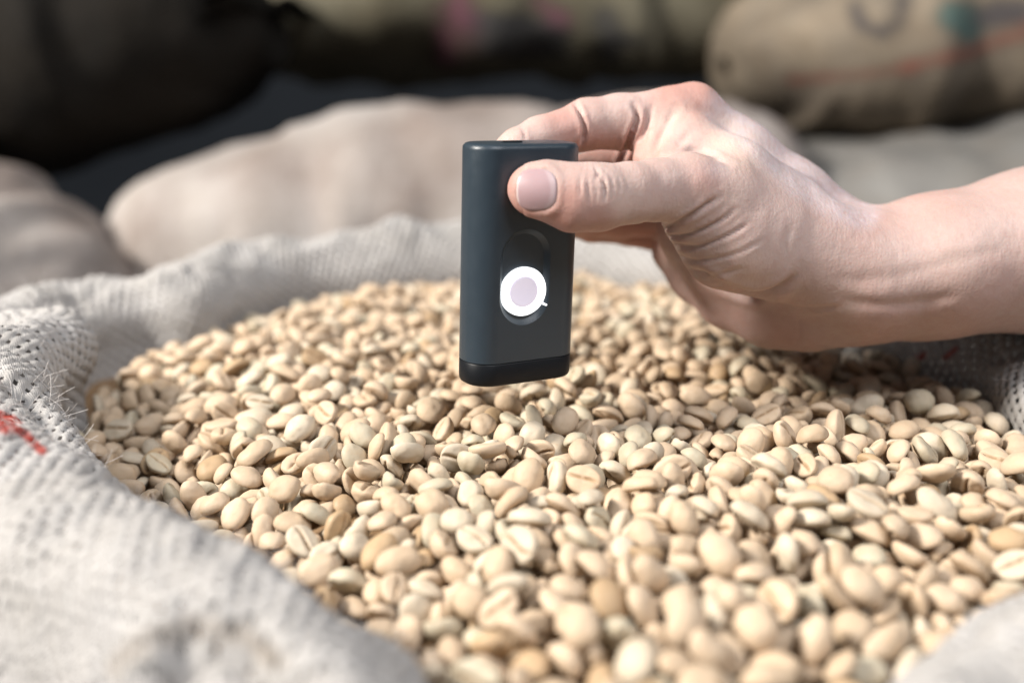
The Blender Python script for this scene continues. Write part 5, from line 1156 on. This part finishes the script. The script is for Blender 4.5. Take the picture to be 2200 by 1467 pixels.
fil = [(.16 * (1 - math.cos(a)), .16 * math.sin(a)) for a in np.linspace(0, math.pi / 2, 7)]
top = [(DH - .16 + h_, i_) for i_, h_ in fil]
V, f = prism([(.63, .03), (.655, .0)] + [(z, 0) for z in (2, 4, 5.4)] + top)
body = py_mesh('casing', V, f, M_BODY, dev)


def stadium(rx, z0, z1, y, n=24):
    p = [(rx * math.cos(a), y, z1 - rx + rx * math.sin(a)) for a in np.linspace(0, math.pi, n)]
    p += [(-rx * math.cos(a), y, z0 + rx - rx * math.sin(a)) for a in np.linspace(0, math.pi, n)]
    return np.array(p)


SXC = -.20
cut = []
for y, g in ((-DT / 2 - .3, .12), (-DT / 2 - .001, .03), (-DT / 2 + .10, -.06), (-DT / 2 + .14, -.11)):
    p = stadium(.74 + g, 1.68 - g, 4.22 + g, y)
    p[:, 0] += SXC
    cut.append(p)
nst = len(cut[0])
cv = np.concatenate(cut)
cf = [tuple(q) for q in grid_faces(4, nst, closed_m=True)] + [tuple(range(nst)), tuple(range(3 * nst, 4 * nst))[::-1]]
cutter = py_mesh('cutter', cv, cf, M_BODY, dev)
mod = body.modifiers.new('b', 'BOOLEAN')
mod.operation = 'DIFFERENCE'; mod.object = cutter; mod.solver = 'EXACT'
bpy.context.view_layer.update()
ev = body.evaluated_get(bpy.context.evaluated_depsgraph_get())
nm = bpy.data.meshes.new_from_object(ev)
body.modifiers.clear()
body.data = nm
nm.name = 'casing'
bpy.data.objects.remove(cutter)
bm = bmesh.new(); bm.from_mesh(nm)
bmesh.ops.dissolve_degenerate(bm, dist=1e-6, edges=bm.edges)
bm.to_mesh(nm); bm.free()
for p in nm.polygons: p.use_smooth = True
nm.set_sharp_from_angle(angle=math.radians(28))

V, f = prism([(0, .10), (.03, .045), (.09, .01), (.2, 0), (.60, 0), (.625, .02), (.64, .1)])
py_mesh('foot_cap', V, f, M_BASE, dev).data.set_sharp_from_angle(angle=math.radians(50))


def disc_lathe(prof, cx, cz, y0, n=48):
    """profile (radius, outwards) turned about the y axis"""
    V = []
    for r, h_ in prof:
        for k in range(n):
            a = 2 * math.pi * k / n
            V.append((cx + 1.05 * r * math.cos(a), y0 - h_, cz + r * math.sin(a)))
    f = [tuple(q) for q in grid_faces(len(prof), n, closed_m=True)]
    f.append(tuple(range((len(prof) - 1) * n, len(prof) * n)))
    f.append(tuple(range(n)))
    return np.array(V), f


YB = -DT / 2 + .14
RC = (SXC - .01, 2.56)
V, f = disc_lathe([(.66, .005), (.665, .09), (.64, .135), (.60, .155), (.47, .15), (.44, .12), (.42, .09)], RC[0], RC[1], YB)
py_mesh('ring_light', V, f, M_RING, dev)
V, f = disc_lathe([(.425, .092), (.41, .125), (.34, .115), (.2, .10), (.08, .095)], RC[0] - .01, RC[1], YB)
py_mesh('lens', V, f, M_LENS, dev)
nv_, nf_ = tubes([[(RC[0] + .58, YB - .14, RC[1] - .36), (RC[0] + .66, YB - .13, RC[1] - .40), (RC[0] + .74, YB - .10, RC[1] - .43)]], [.03], 8)
py_mesh('light_notch', nv_, nf_, M_RING, dev)
V, f = tubes([[(-.3 + .3 * math.cos(a), .12 * math.sin(a), DH + .012) for a in np.linspace(0, 2 * math.pi, 24)]], [.02], 6)
py_mesh('top_button', V, f, M_BASE, dev)

A9 = (-9, 99)
CREASES = [
    # thumb joint
    (.12, 3.2, (-9, 1), [(1277, 356), (1283, 372), (1279, 392)]),
    (.14, 3.2, (-9, 1), [(1288, 376), (1298, 398), (1297, 432)]),
    (.055, 3.0, (-9, 1), [(1250, 365), (1246, 395), (1246, 428)]),
    (.055, 3.0, (-9, 1), [(1262, 375), (1262, 400), (1268, 440)]),
    (.045, 3.0, (-9, 1), [(1312, 372), (1316, 400), (1312, 430)]),
    (.04, 3.0, (-9, 1), [(1328, 382), (1331, 400), (1328, 425)]),
    (.035, 3.0, (-9, 1), [(1345, 388), (1348, 402), (1345, 420)]),
    # thumb base wrinkles
    (.115, 5, (-9, 3.6), [(1385, 487), (1432, 490), (1492, 460), (1550, 420)]),
    (.09, 4.5, (-9, 3.6), [(1412, 500), (1465, 508), (1538, 480), (1580, 448)]),
    (.08, 4.5, (-9, 3.6), [(1425, 520), (1490, 532), (1560, 508), (1610, 478)]),
    (.05, 4.5, (-9, 3.6), [(1440, 545), (1500, 560), (1580, 545), (1640, 515)]),
    (.04, 4.5, (-9, 3.6), [(1465, 575), (1530, 590), (1600, 575)]),
    (.03, 4.0, (-9, 3.6), [(1450, 478), (1500, 450), (1530, 420)]),
    # finger joints
    (.17, 4.2, (1, 9), [(1232, 214), (1247, 245), (1256, 280), (1246, 318)]),
    (.07, 3.5, (1, 9), [(1119, 268), (1127, 292), (1124, 308)]),
    (.2, 5, (1, 9), [(1362, 225), (1369, 255), (1350, 305), (1335, 348)]),
    # webbing
    (.06, 7, (1, 9), [(1405, 215), (1392, 260), (1376, 325)]),
    (.07, 7, (1, 9), [(1452, 232), (1425, 285), (1398, 345)]),
    (.06, 8, (1, 9), [(1500, 262), (1465, 305), (1430, 345)]),
    (.08, 5, A9, [(1455, 326), (1490, 322), (1530, 334), (1570, 352)]),
    # fold between thumb base and heel of the hand, wrist lines
    (.2, 8, A9, [(1480, 572), (1553, 615), (1620, 636), (1680, 618), (1722, 574)]),
    (.05, 5, A9, [(1640, 645), (1721, 664), (1810, 658)]),
    (.045, 12, A9, [(1780, 642), (1900, 655), (1990, 648), (2090, 624)]),
    (.025, 14, A9, [(1760, 600), (1900, 598), (2050, 560), (2180, 530)]),
    (.03, 4, A9, [(1712, 680), (1718, 705), (1716, 735)]),
    (.04, 9, A9, [(1640, 420), (1625, 450), (1610, 485)]),
    (.03, 7, A9, [(1700, 480), (1690, 520), (1690, 560)]),
]
NAIL = (1153, 408, 43, 45)

# ------------------------------------------------------------------ hand and forearm: one continuous surface
_n = np.array([math.sin(math.radians(DEV_YAW)), -math.cos(math.radians(DEV_YAW)), 0])
D0 = ((DEV_POS + _n * DT / 2 + np.array([0, 0, 5]) - CAM) @ _n) / (ray(1148, 412) @ _n)
print('D0', D0)


def hp(px, py, dd):
    return at(px, py, D0 + dd)


def surface_nets(G, org, h):
    """G: field on a grid, negative inside -> vertices (n,3), quads"""
    S = G < 0
    c = S[:-1, :-1, :-1].astype('i1')
    cnt = np.zeros_like(c)
    for a in (0, 1):
        for b in (0, 1):
            for d in (0, 1):
                cnt += S[a:S.shape[0] - 1 + a, b:S.shape[1] - 1 + b, d:S.shape[2] - 1 + d]
    act = (cnt > 0) & (cnt < 8)
    idx = np.full(act.shape, -1, 'i4')
    ijk = np.argwhere(act)
    idx[act] = np.arange(len(ijk))
    acc = np.zeros((len(ijk), 3)); num = np.zeros(len(ijk))
    cor = [(a, b, d) for a in (0, 1) for b in (0, 1) for d in (0, 1)]
    val = {q: G[ijk[:, 0] + q[0], ijk[:, 1] + q[1], ijk[:, 2] + q[2]] for q in cor}
    for q in cor:
        for ax in range(3):
            if q[ax]: continue
            r = list(q); r[ax] = 1; r = tuple(r)
            v0, v1 = val[q], val[r]
            m = (v0 < 0) != (v1 < 0)
            t = np.where(m, v0 / np.where(m, v0 - v1, 1), 0)
            p = np.tile(np.array(q, float), (len(ijk), 1)); p[:, ax] = t
            acc += p * m[:, None]; num += m
    V = (ijk + acc / num[:, None]) * h + org
    F_ = []
    for ax in range(3):
        sl0 = [slice(None)] * 3; sl1 = [slice(None)] * 3
        sl0[ax] = slice(0, -1); sl1[ax] = slice(1, None)
        e = S[tuple(sl0)] != S[tuple(sl1)]
        q = np.argwhere(e)
        o1, o2 = (ax + 1) % 3, (ax + 2) % 3
        ok = (q[:, o1] > 0) & (q[:, o2] > 0) & (q[:, o1] < act.shape[o1]) & (q[:, o2] < act.shape[o2]) & (q[:, ax] < act.shape[ax])
        q = q[ok]
        ins_ = S[q[:, 0], q[:, 1], q[:, 2]]
        def g(d1, d2):
            r = q.copy(); r[:, o1] -= d1; r[:, o2] -= d2
            return idx[r[:, 0], r[:, 1], r[:, 2]]
        f = np.stack([g(1, 1), g(0, 1), g(0, 0), g(1, 0)], 1)
        f[~ins_] = f[~ins_][:, ::-1]
        F_.append(f[(f >= 0).all(1)])
    return V, np.concatenate(F_)


HH = 0.068
AX_D = FW / np.linalg.norm(FW)
org = np.array([-1.6, 25.6, 53.6]); ext = np.array([23.5, 42.5, 66.0])
shape = np.ceil((ext - org) / HH).astype(int)
FIELD = np.full(shape, 9.0, 'f4')


def cone(G, a, b, ra, rb, k, flat=1.0, axis=AX_D):
    """blend a tapered, optionally flattened limb from a to b into the field G"""
    R = max(ra, rb) * max(1, flat) + k + .25
    lo_ = np.clip(np.floor((np.minimum(a, b) - R - org) / HH).astype(int), 0, shape - 1)
    hi_ = np.clip(np.ceil((np.maximum(a, b) + R - org) / HH).astype(int), 1, shape)
    if (hi_ <= lo_).any(): return
    X, Y, Z_ = [(np.arange(lo_[i], hi_[i]) * HH + org[i]).astype('f4') for i in range(3)]
    p = np.stack(np.broadcast_arrays(X[:, None, None] - a[0], Y[None, :, None] - a[1], Z_[None, None, :] - a[2]), -1).astype('f4')
    ab = (b - a).astype('f4')
    t = np.clip((p @ ab) / max(float(ab @ ab), 1e-6), 0, 1)
    q = p - t[..., None] * ab
    if flat != 1.0:
        ax = axis.astype('f4')
        q = q + ((1 / flat - 1) * (q @ ax))[..., None] * ax
    r = ra + (rb - ra) * t
    d = (np.sqrt((q * q).sum(-1)) - r) * min(1, flat) ** .5
    sl = tuple(slice(lo_[i], hi_[i]) for i in range(3))
    g = G[sl]
    h_ = np.clip(.5 + .5 * (g - d) / k, 0, 1)
    G[sl] = g * (1 - h_) + d * h_ - k * h_ * (1 - h_)


def chain(G, pts, k, flat=1.0, axis=AX_D):
    for (x0, y0, d0, r0), (x1, y1, d1, r1) in zip(pts[:-1], pts[1:]):
        cone(G, hp(x0, y0, d0), hp(x1, y1, d1), r0, r1, k, flat, axis)


def merge(G, H, k):
    h_ = np.clip(.5 + .5 * (G - H) / k, 0, 1)
    return G * (1 - h_) + H * h_ - k * h_ * (1 - h_)



C = lambda: np.full(shape, 9.0, 'f4')
# thumb
TH = C()
chain(TH, [(1144, 408, -.62, .66), (1175, 410, -.60, .74), (1232, 424, -.50, .87), (1285, 423, -.34, .86), (1350, 416, .0, .775), (1410, 408, .5, .80), (1480, 408, 1.1, .96)], .22, .82)
# thumb base (thenar) swelling back to the wrist
TN = C()
chain(TN, [(1480, 408, 1.1, .96), (1545, 440, 1.9, 1.25), (1620, 500, 2.6, 1.55), (1740, 545, 3.2, 1.55), (1850, 590, 3.9, 1.6)], .5, .95)
chain(TN, [(1500, 470, 1.7, .95), (1560, 520, 2.1, 1.2), (1640, 545, 2.7, 1.2)], .5)
# index finger
IX = C()
chain(IX, [(1082, 338, 2.35, .46), (1112, 322, 2.45, .58), (1160, 300, 2.75, .62), (1262, 268, 3.35, .74), (1330, 262, 3.6, .78), (1440, 254, 3.9, .90)], .22)
# the back of the hand: four metacarpals
BK = C()
chain(BK, [(1440, 254, 3.9, .90), (1488, 240, 4.1, .76), (1590, 330, 4.5, .92), (1700, 425, 4.9, 1.1), (1840, 545, 5.2, 1.35)], .5)
chain(BK, [(1470, 300, 6.0, .80), (1590, 370, 6.2, .9), (1720, 465, 6.3, 1.1), (1840, 560, 6.2, 1.3)], .6)
chain(BK, [(1460, 380, 7.6, .76), (1580, 430, 7.7, .9), (1720, 510, 7.5, 1.1), (1840, 585, 7.0, 1.3)], .6)
chain(BK, [(1455, 460, 8.8, .70), (1570, 500, 8.8, .9), (1700, 560, 8.4, 1.1), (1840, 610, 7.6, 1.3)], .6)
# web between index and thumb
chain(BK, [(1415, 300, 3.5, .74), (1480, 320, 3.3, .88), (1570, 385, 3.0, 1.15), (1680, 460, 3.6, 1.3)], .4)
chain(BK, [(1400, 345, 3.0, .55), (1450, 375, 2.4, .7), (1540, 430, 2.4, .9)], .4)
# heel of the hand along the little finger side
HY = C()
chain(HY, [(1450, 540, 8.0, .78), (1500, 590, 7.2, .85), (1570, 638, 6.2, .95), (1660, 665, 5.2, 1.12), (1740, 655, 4.7, 1.32), (1860, 625, 4.4, 1.55)], .5)
chain(HY, [(1470, 500, 6.6, .9), (1560, 560, 5.6, 1.2), (1680, 600, 4.6, 1.4)], .6)
# forearm
FA = C()
cone(FA, hp(1840, 598, 4.5), hp(2000, 574, 4.8), 2.0, 2.14, .5, 1.3)
cone(FA, hp(2000, 574, 4.8), hp(2220, 538, 5.3), 2.14, 2.48, .5, 1.3)
cone(FA, hp(2220, 538, 5.3), hp(2500, 502, 6.0), 2.48, 2.85, .5, 1.3)
# middle, ring and little finger, curled behind the meter
MF = C()
chain(MF, [(1450, 352, 6.3, .84), (1330, 368, 6.0, .84), (1230, 388, 4.6, .72), (1180, 420, 3.3, .58), (1160, 425, 2.75, .5)], .22)
RF = C()
chain(RF, [(1450, 460, 7.9, .76), (1330, 460, 7.6, .78), (1235, 462, 6.6, .62), (1190, 465, 5.4, .54)], .22)
LF = C()
chain(LF, [(1455, 510, 9.0, .68), (1350, 490, 9.5, .60), (1270, 485, 8.4, .54), (1230, 480, 7.4, .47)], .22)
G = merge(TN, FA, .8)
G = merge(G, HY, .35)
G = merge(G, BK, .45)
G = merge(G, TH, .28)
G = merge(G, IX, .20)
G = merge(G, MF, .2)
G = merge(G, RF, .2)
G = merge(G, LF, .2)
FIELD = G
hV, hF = surface_nets(FIELD, org, HH)
# keep the largest piece, relax
for it in range(3):
    acc = np.zeros_like(hV); num = np.zeros(len(hV))
    for a, b in ((0, 1), (1, 2), (2, 3), (3, 0)):
        np.add.at(acc, hF[:, a], hV[hF[:, b]]); np.add.at(acc, hF[:, b], hV[hF[:, a]])
        np.add.at(num, hF[:, a], 1); np.add.at(num, hF[:, b], 1)
    hV = hV * .35 + acc / np.maximum(num, 1)[:, None] * .65


def vnormals(V, Fq):
    n = np.cross(V[Fq[:, 2]] - V[Fq[:, 0]], V[Fq[:, 3]] - V[Fq[:, 1]])
    r = np.zeros_like(V)
    for k in range(4): np.add.at(r, Fq[:, k], n)
    return r / (np.linalg.norm(r, axis=1)[:, None] + 1e-12)


hN = vnormals(hV, hF)
hpx, hpy, hD = proj(hV)
vis = (((CAM - hV) * hN).sum(1) > -1.0)
frontness = smooth01((((CAM - hV) / np.linalg.norm(CAM - hV, axis=1)[:, None]) * hN).sum(1) * 3 + .3)


def pdist(pts, sel=None):
    best = np.full(len(hV), 9e9)
    for (x0, y0), (x1, y1) in zip(pts[:-1], pts[1:]):
        dx, dy = x1 - x0, y1 - y0
        tt = np.clip(((hpx - x0) * dx + (hpy - y0) * dy) / (dx * dx + dy * dy), 0, 1)
        best = np.minimum(best, np.hypot(hpx - x0 - tt * dx, hpy - y0 - tt * dy))
    return best


disp = np.zeros(len(hV))
for dep, wd, dr, pts in CREASES:
    """depth cm, width px, depth-range relative to D0"""
    pts = [tuple(q) for q in cr_open(np.array(pts, float), 6)]
    d = pdist(pts)
    m = (hD > D0 + dr[0]) & (hD < D0 + dr[1])
    ends = np.minimum(np.hypot(hpx - pts[0][0], hpy - pts[0][1]), np.hypot(hpx - pts[-1][0], hpy - pts[-1][1]))
    fade = smooth01(.12 + ends / 34) if wd < 8 else smooth01(ends / 75)
    disp -= dep * np.exp(-(d / wd) ** 2) * m * fade * frontness
    disp += dep * .28 * np.exp(-((d - wd * 2.1) / (wd * 1.2)) ** 2) * m * fade * frontness
# the bed of the thumb nail
NX, NY, NRX, NRY = NAIL
ex = np.abs((hpx - NX) / NRX) ** 2.8 + np.abs((hpy - NY) / NRY) ** 2.8
nm_ = (hD < D0 + .3)
disp -= .045 * smooth01((1.25 - ex) / .5) * nm_ * frontness
disp += .028 * np.exp(-((ex - 1.75) / .5) ** 2) * nm_ * frontness * (hpx > NX - NRX * .6)
disp += noise3(hV, 1.3) * .02 + noise3(hV + 9, 4) * .006
hV2 = hV + hN * disp[:, None]


def blob(pts, r, dr=(-9, 9)):
    v = 0
    for x, y in pts:
        v = v + np.exp(-((hpx - x) ** 2 + (hpy - y) ** 2) / r ** 2) * (hD > D0 + dr[0]) * (hD < D0 + dr[1])
    return np.clip(v, 0, 1)


blush = .55 * blob([(1120, 460), (1200, 485), (1090, 380)], 45, (-9, .8)) + .4 * blob([(1285, 470), (1225, 420)], 40, (-9, .8)) + .5 * blob([(1500, 205), (1440, 200)], 48) + .45 * blob([(1300, 325), (1240, 300), (1200, 245), (1380, 330), (1385, 300)], 42, (.8, 9)) + .35 * blob([(1520, 385)], 40) + .6 * blob([(1270, 500), (1330, 510), (1380, 520)], 50, (3, 12)) + .22 * blob([(1460, 640), (1560, 690), (1680, 720), (1500, 600)], 60, (2, 9)) + .18 * blob([(1850, 470), (2000, 440), (1900, 700), (2050, 690), (2150, 620)], 70)
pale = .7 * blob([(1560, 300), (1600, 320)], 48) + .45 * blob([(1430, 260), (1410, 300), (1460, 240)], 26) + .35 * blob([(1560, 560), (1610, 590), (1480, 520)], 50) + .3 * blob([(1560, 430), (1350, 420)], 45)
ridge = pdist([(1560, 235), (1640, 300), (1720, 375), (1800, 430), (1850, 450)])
painted_rim = np.clip(.5 * smooth01((62 - ridge) / 40) * smooth01(.3 + hN[:, 2]) + .3 * blob([(1545, 360)], 28), 0, 1)  # rim light painted along the top of hand and wrist
me = mesh_np('person', hV2, hF)
set_attr(me, 'blush', np.clip(blush * 1.25, 0, 1))
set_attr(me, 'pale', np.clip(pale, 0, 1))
set_attr(me, 'painted_rim', painted_rim)
M_SKIN = skin_material()
wrist = hp(1850, 600, 4.0)
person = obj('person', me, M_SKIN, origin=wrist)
tag(person, 'bare hand and forearm reaching in from the right, thumb and fingers pinching the meter', 'person')

# thumb nail: a curved plate laid on the bed
tree = BVHTree.FromPolygons([Vector(v) for v in hV], [tuple(int(i) for i in q) for q in hF])
U_, R_ = 28, 12
samp = []
for r in np.linspace(0, 1, R_):
    for k in range(U_):
        a = 2 * math.pi * k / U_
        ca, sa = math.cos(a), math.sin(a)
        e = 2 / 2.8
        samp.append((r * np.sign(ca) * abs(ca) ** e, r * np.sign(sa) * abs(sa) ** e))
samp = np.array(samp)
Dn = []
for x, y in samp:
    r = ray(NX + x * NRX, NY + y * NRY)
    hit = tree.ray_cast(Vector(CAM), Vector(r).normalized())
    Dn.append((np.array(hit[0]) - CAM) @ FW if hit[0] is not None else np.nan)
Dn = np.array(Dn); okm = ~np.isnan(Dn)
x, y = samp.T
A = np.stack([np.ones_like(x), x, y, x * x, y * y, x * y], 1)
co = np.linalg.lstsq(A[okm], Dn[okm], rcond=None)[0]
Dfit = A @ co - .008 - .012 * (1 - y ** 2)
nV = np.array([at(NX + a * NRX, NY + b * NRY, d) for a, b, d in zip(x, y, Dfit)])
rim = np.array([at(NX + a * NRX * 1.02, NY + b * NRY * 1.02, d + .07) for a, b, d in zip(x[-U_:], y[-U_:], Dfit[-U_:])])
nV = np.concatenate([nV, rim])
t = NT('fingernail')
nc = t.n('ShaderNodeTexCoord').outputs['Object']
edge = t.n('ShaderNodeAttribute', attribute_name='free_edge').outputs['Fac']
lun = t.n('ShaderNodeAttribute', attribute_name='lunula').outputs['Fac']
c = t.mix(t.noise(120, nc), (.33, .215, .225), (.39, .27, .28))
c = t.mix(t.math('MULTIPLY', lun, .5), c, (.52, .43, .44))
c = t.mix(edge, c, (.54, .46, .44))
t.set('Base Color', c); t.set('Roughness', .42); t.set('Specular IOR Level', .45)
t.set('Subsurface Weight', .15); t.set('Subsurface Radius', (1, .4, .3)); t.set('Subsurface Scale', .002)
nme = mesh_np('fingernail', nV, grid_faces(R_ + 1, U_, closed_m=True)[:, ::-1])
ax_ = np.concatenate([x, x[-U_:]]); ay_ = np.concatenate([y, y[-U_:]])
set_attr(nme, 'free_edge', smooth01((-ax_ - .90 + .12 * ay_ ** 2) / .08))
set_attr(nme, 'lunula', smooth01((ax_ - .62 + .35 * ay_ ** 2) / .15) * .8)
no = obj('fingernail', nme, t.m, person)
no.matrix_parent_inverse = Matrix.Translation(-person.location)
no['label'] = 'smooth pale pink thumb nail'

# ------------------------------------------------------------------ the store room behind
M_FLOOR = plain('dark_floor', (.035, .035, .038), .8, .2, 3, .3, .001).m
M_WALL = plain('dark_wall', (.035, .040, .048), .9, .1, 2, .3, .001).m
fl_ = mesh_np('floor', np.array([(-400, -150, 0), (400, -150, 0), (400, 420, 0), (-400, 420, 0)]), np.array([[0, 1, 2, 3]]), False)
tag(obj('floor', fl_, M_FLOOR), kind='structure')
wl = mesh_np('wall', np.array([(-400, 330, 0), (400, 330, 0), (400, 330, 300), (-400, 330, 300), (-400, 336, 0), (400, 336, 0), (400, 336, 300), (-400, 336, 300)]),
             np.array([[0, 3, 2, 1], [4, 5, 6, 7], [3, 7, 6, 2], [0, 1, 5, 4], [1, 2, 6, 5], [0, 4, 7, 3]]), False)
tag(obj('wall', wl, M_WALL), kind='structure')


def pillow(name, c, size, rot, mat, label, seed, prints=(), sag=.0, ex=.62, ends=(-1, 1)):
    """a filled burlap sack lying at c (cm); size = full length, depth, height; rot = degrees about z, y"""
    n, m = 150, 96
    u = np.linspace(0, 2 * math.pi, n, endpoint=False)
    v = np.linspace(-math.pi / 2 + .02, math.pi / 2 - .02, m)
    U, V_ = np.meshgrid(u, v, indexing='ij')
    sg = lambda a, e: np.sign(a) * np.abs(a) ** e
    # long axis along local x
    X = sg(np.sin(V_), .8)
    Y = sg(np.cos(V_), ex) * sg(np.cos(U), .8)
    Z = sg(np.cos(V_), ex) * sg(np.sin(U), .8)
    P = np.stack([X, Y, Z], -1).reshape(-1, 3) * np.array(size) / 2
    P[:, 2] -= sag * (P[:, 0] / (size[0] / 2)) ** 2 * size[2]
    nn = P / (np.linalg.norm(P, axis=1)[:, None] + 1e-6)
    Q = P + seed * 17
    P = P + nn * (noise3(Q * [1, 1, 1], .07) * size[2] * .07 + noise3(Q * [1.2, .5, .35], .25) * size[2] * .07 + (.5 - np.abs(noise3(Q * [1.3, .6, .4] + 5, .16))) * size[2] * .09 + noise3(Q * [1.5, .5, .5], .5) * .35)[:, None]
    rz, ry = map(math.radians, rot)
    R = np.array([[math.cos(rz), -math.sin(rz), 0], [math.sin(rz), math.cos(rz), 0], [0, 0, 1]]) @ np.array([[math.cos(ry), 0, math.sin(ry)], [0, 1, 0], [-math.sin(ry), 0, math.cos(ry)]])
    root = np.array([c[0], c[1], c[2] - size[2] / 2])
    W = P @ R.T + np.array(c)
    me = mesh_np(name, W, grid_faces(n, m, closed_n=True))
    x, y, D = proj(W)
    ink = np.zeros((len(W), 3)); msk = np.zeros(len(W))
    for col, rad_, pts in prints:
        best = np.full(len(W), 9e9)
        if len(pts) == 1: pts = pts + [(pts[0][0] + 1, pts[0][1])]
        for (x0, y0), (x1, y1) in zip(pts[:-1], pts[1:]):
            dx, dy = x1 - x0, y1 - y0
            tt = np.clip(((x - x0) * dx + (y - y0) * dy) / (dx * dx + dy * dy), 0, 1)
            best = np.minimum(best, np.hypot(x - x0 - tt * dx, y - y0 - tt * dy))
        front = P @ R.T @ FW < size[1] * .1
        k_ = smooth01((rad_ * (1 + .4 * noise3(W, .6)) - best) / 30 + .5) * front
        ink = ink * (1 - k_[:, None]) + np.array(col) * k_[:, None]
        msk = np.maximum(msk, k_ * .75)
    set_attr(me, 'print_ink', ink); set_attr(me, 'print_mask', msk)
    o = obj(name, me, mat, origin=root)
    tag(o, label, 'sack', 'burlap sacks stacked behind')
    # sewn seams at both ends
    for sx in ends:
        zz = np.linspace(-.36, .36, 30)
        A = np.stack([np.full(30, sx * size[0] * .497) + 0 * zz, zz * size[1], -sag * size[2] + np.sin(zz * 12) * .2], 1)
        B = A + np.array([sx * 1.8, 0, .2]) + np.stack([np.sin(zz * 14) * .2, 0 * zz, np.sin(zz * 17) * .25], 1)
        Vv = np.concatenate([A + [0, 0, .25], B + [0, 0, .25], B - [0, 0, .25], A - [0, 0, .25]]) @ R.T + np.array(c)
        s_ = obj('sewn_end', mesh_np('sewn_end', Vv, grid_faces(4, 30, closed_n=True)), mat, o)
        s_.matrix_parent_inverse = Matrix.Translation(-o.location)
    return o


M_LIGHT = sack_material('pale_burlap', (.24, .20, .18), (.44, .41, .39))
M_JUTE = sack_material('olive_jute', (.09, .08, .055), (.19, .175, .13))
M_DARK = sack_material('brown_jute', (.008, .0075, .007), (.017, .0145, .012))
M_BEIGE = sack_material('beige_jute', (.12, .10, .08), (.30, .25, .19))
M_GREY = sack_material('greyish_burlap', (.17, .165, .155), (.26, .25, .235))


def pc(px, py, D):
    return at(px, py, D)


NAVY, RED, PLUM, TEAL = (.02, .024, .04), (.20, .05, .035), (.16, .05, .09), (.03, .10, .10)
pillow('burlap_sack', pc(1010, 475, 86), (54, 24, 16.5), (4, -6), M_LIGHT, 'large pale burlap sack lying just behind the rim of the open bean sack', 1, ends=(-1,))
pillow('burlap_sack', pc(-135, 690, 70), (26, 30, 15), (-20, 38), M_LIGHT, 'pale burlap sack slumped at the left edge behind the open sack', 2)
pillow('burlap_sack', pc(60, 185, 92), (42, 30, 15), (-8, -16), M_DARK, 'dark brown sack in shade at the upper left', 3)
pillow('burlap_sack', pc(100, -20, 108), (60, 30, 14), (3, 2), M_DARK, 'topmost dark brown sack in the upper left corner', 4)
pillow('burlap_sack', pc(1040, -40, 112), (66, 34, 20), (-2, 1), M_JUTE, 'olive jute sack with blurred dark and plum print above the pale sack', 5,
       [(PLUM, 30, [(985, 0), (968, 60), (960, 120)]), (NAVY, 55, [(1050, 70), (1190, 80)]), (PLUM, 18, [(1160, 5), (1200, 40)]), (NAVY, 42, [(1300, 50), (1310, 95)]), (NAVY, 14, [(1350, 90), (1380, 80)])])
pillow('burlap_sack', pc(2040, 60, 100), (42, 30, 16), (8, -9), M_BEIGE, 'beige jute sack with a red stripe and dark ring print at the upper right', 6,
       [(RED, 8, [(1700, 172), (1850, 160), (1950, 145)]), (RED, 14, [(1950, 145), (2080, 110), (2260, 50)]), (NAVY, 16, [(1835, 10), (1850, 55), (1890, 70), (1930, 50), (1940, 0)]), (TEAL, 36, [(2050, 30), (2080, 60)]), (NAVY, 30, [(2130, 40), (2200, 20)])], ends=(1,))
pillow('burlap_sack', pc(2060, 440, 92), (46, 28, 13), (6, -7), M_GREY, 'greyish burlap sack lying behind the forearm', 7, ends=(1,))
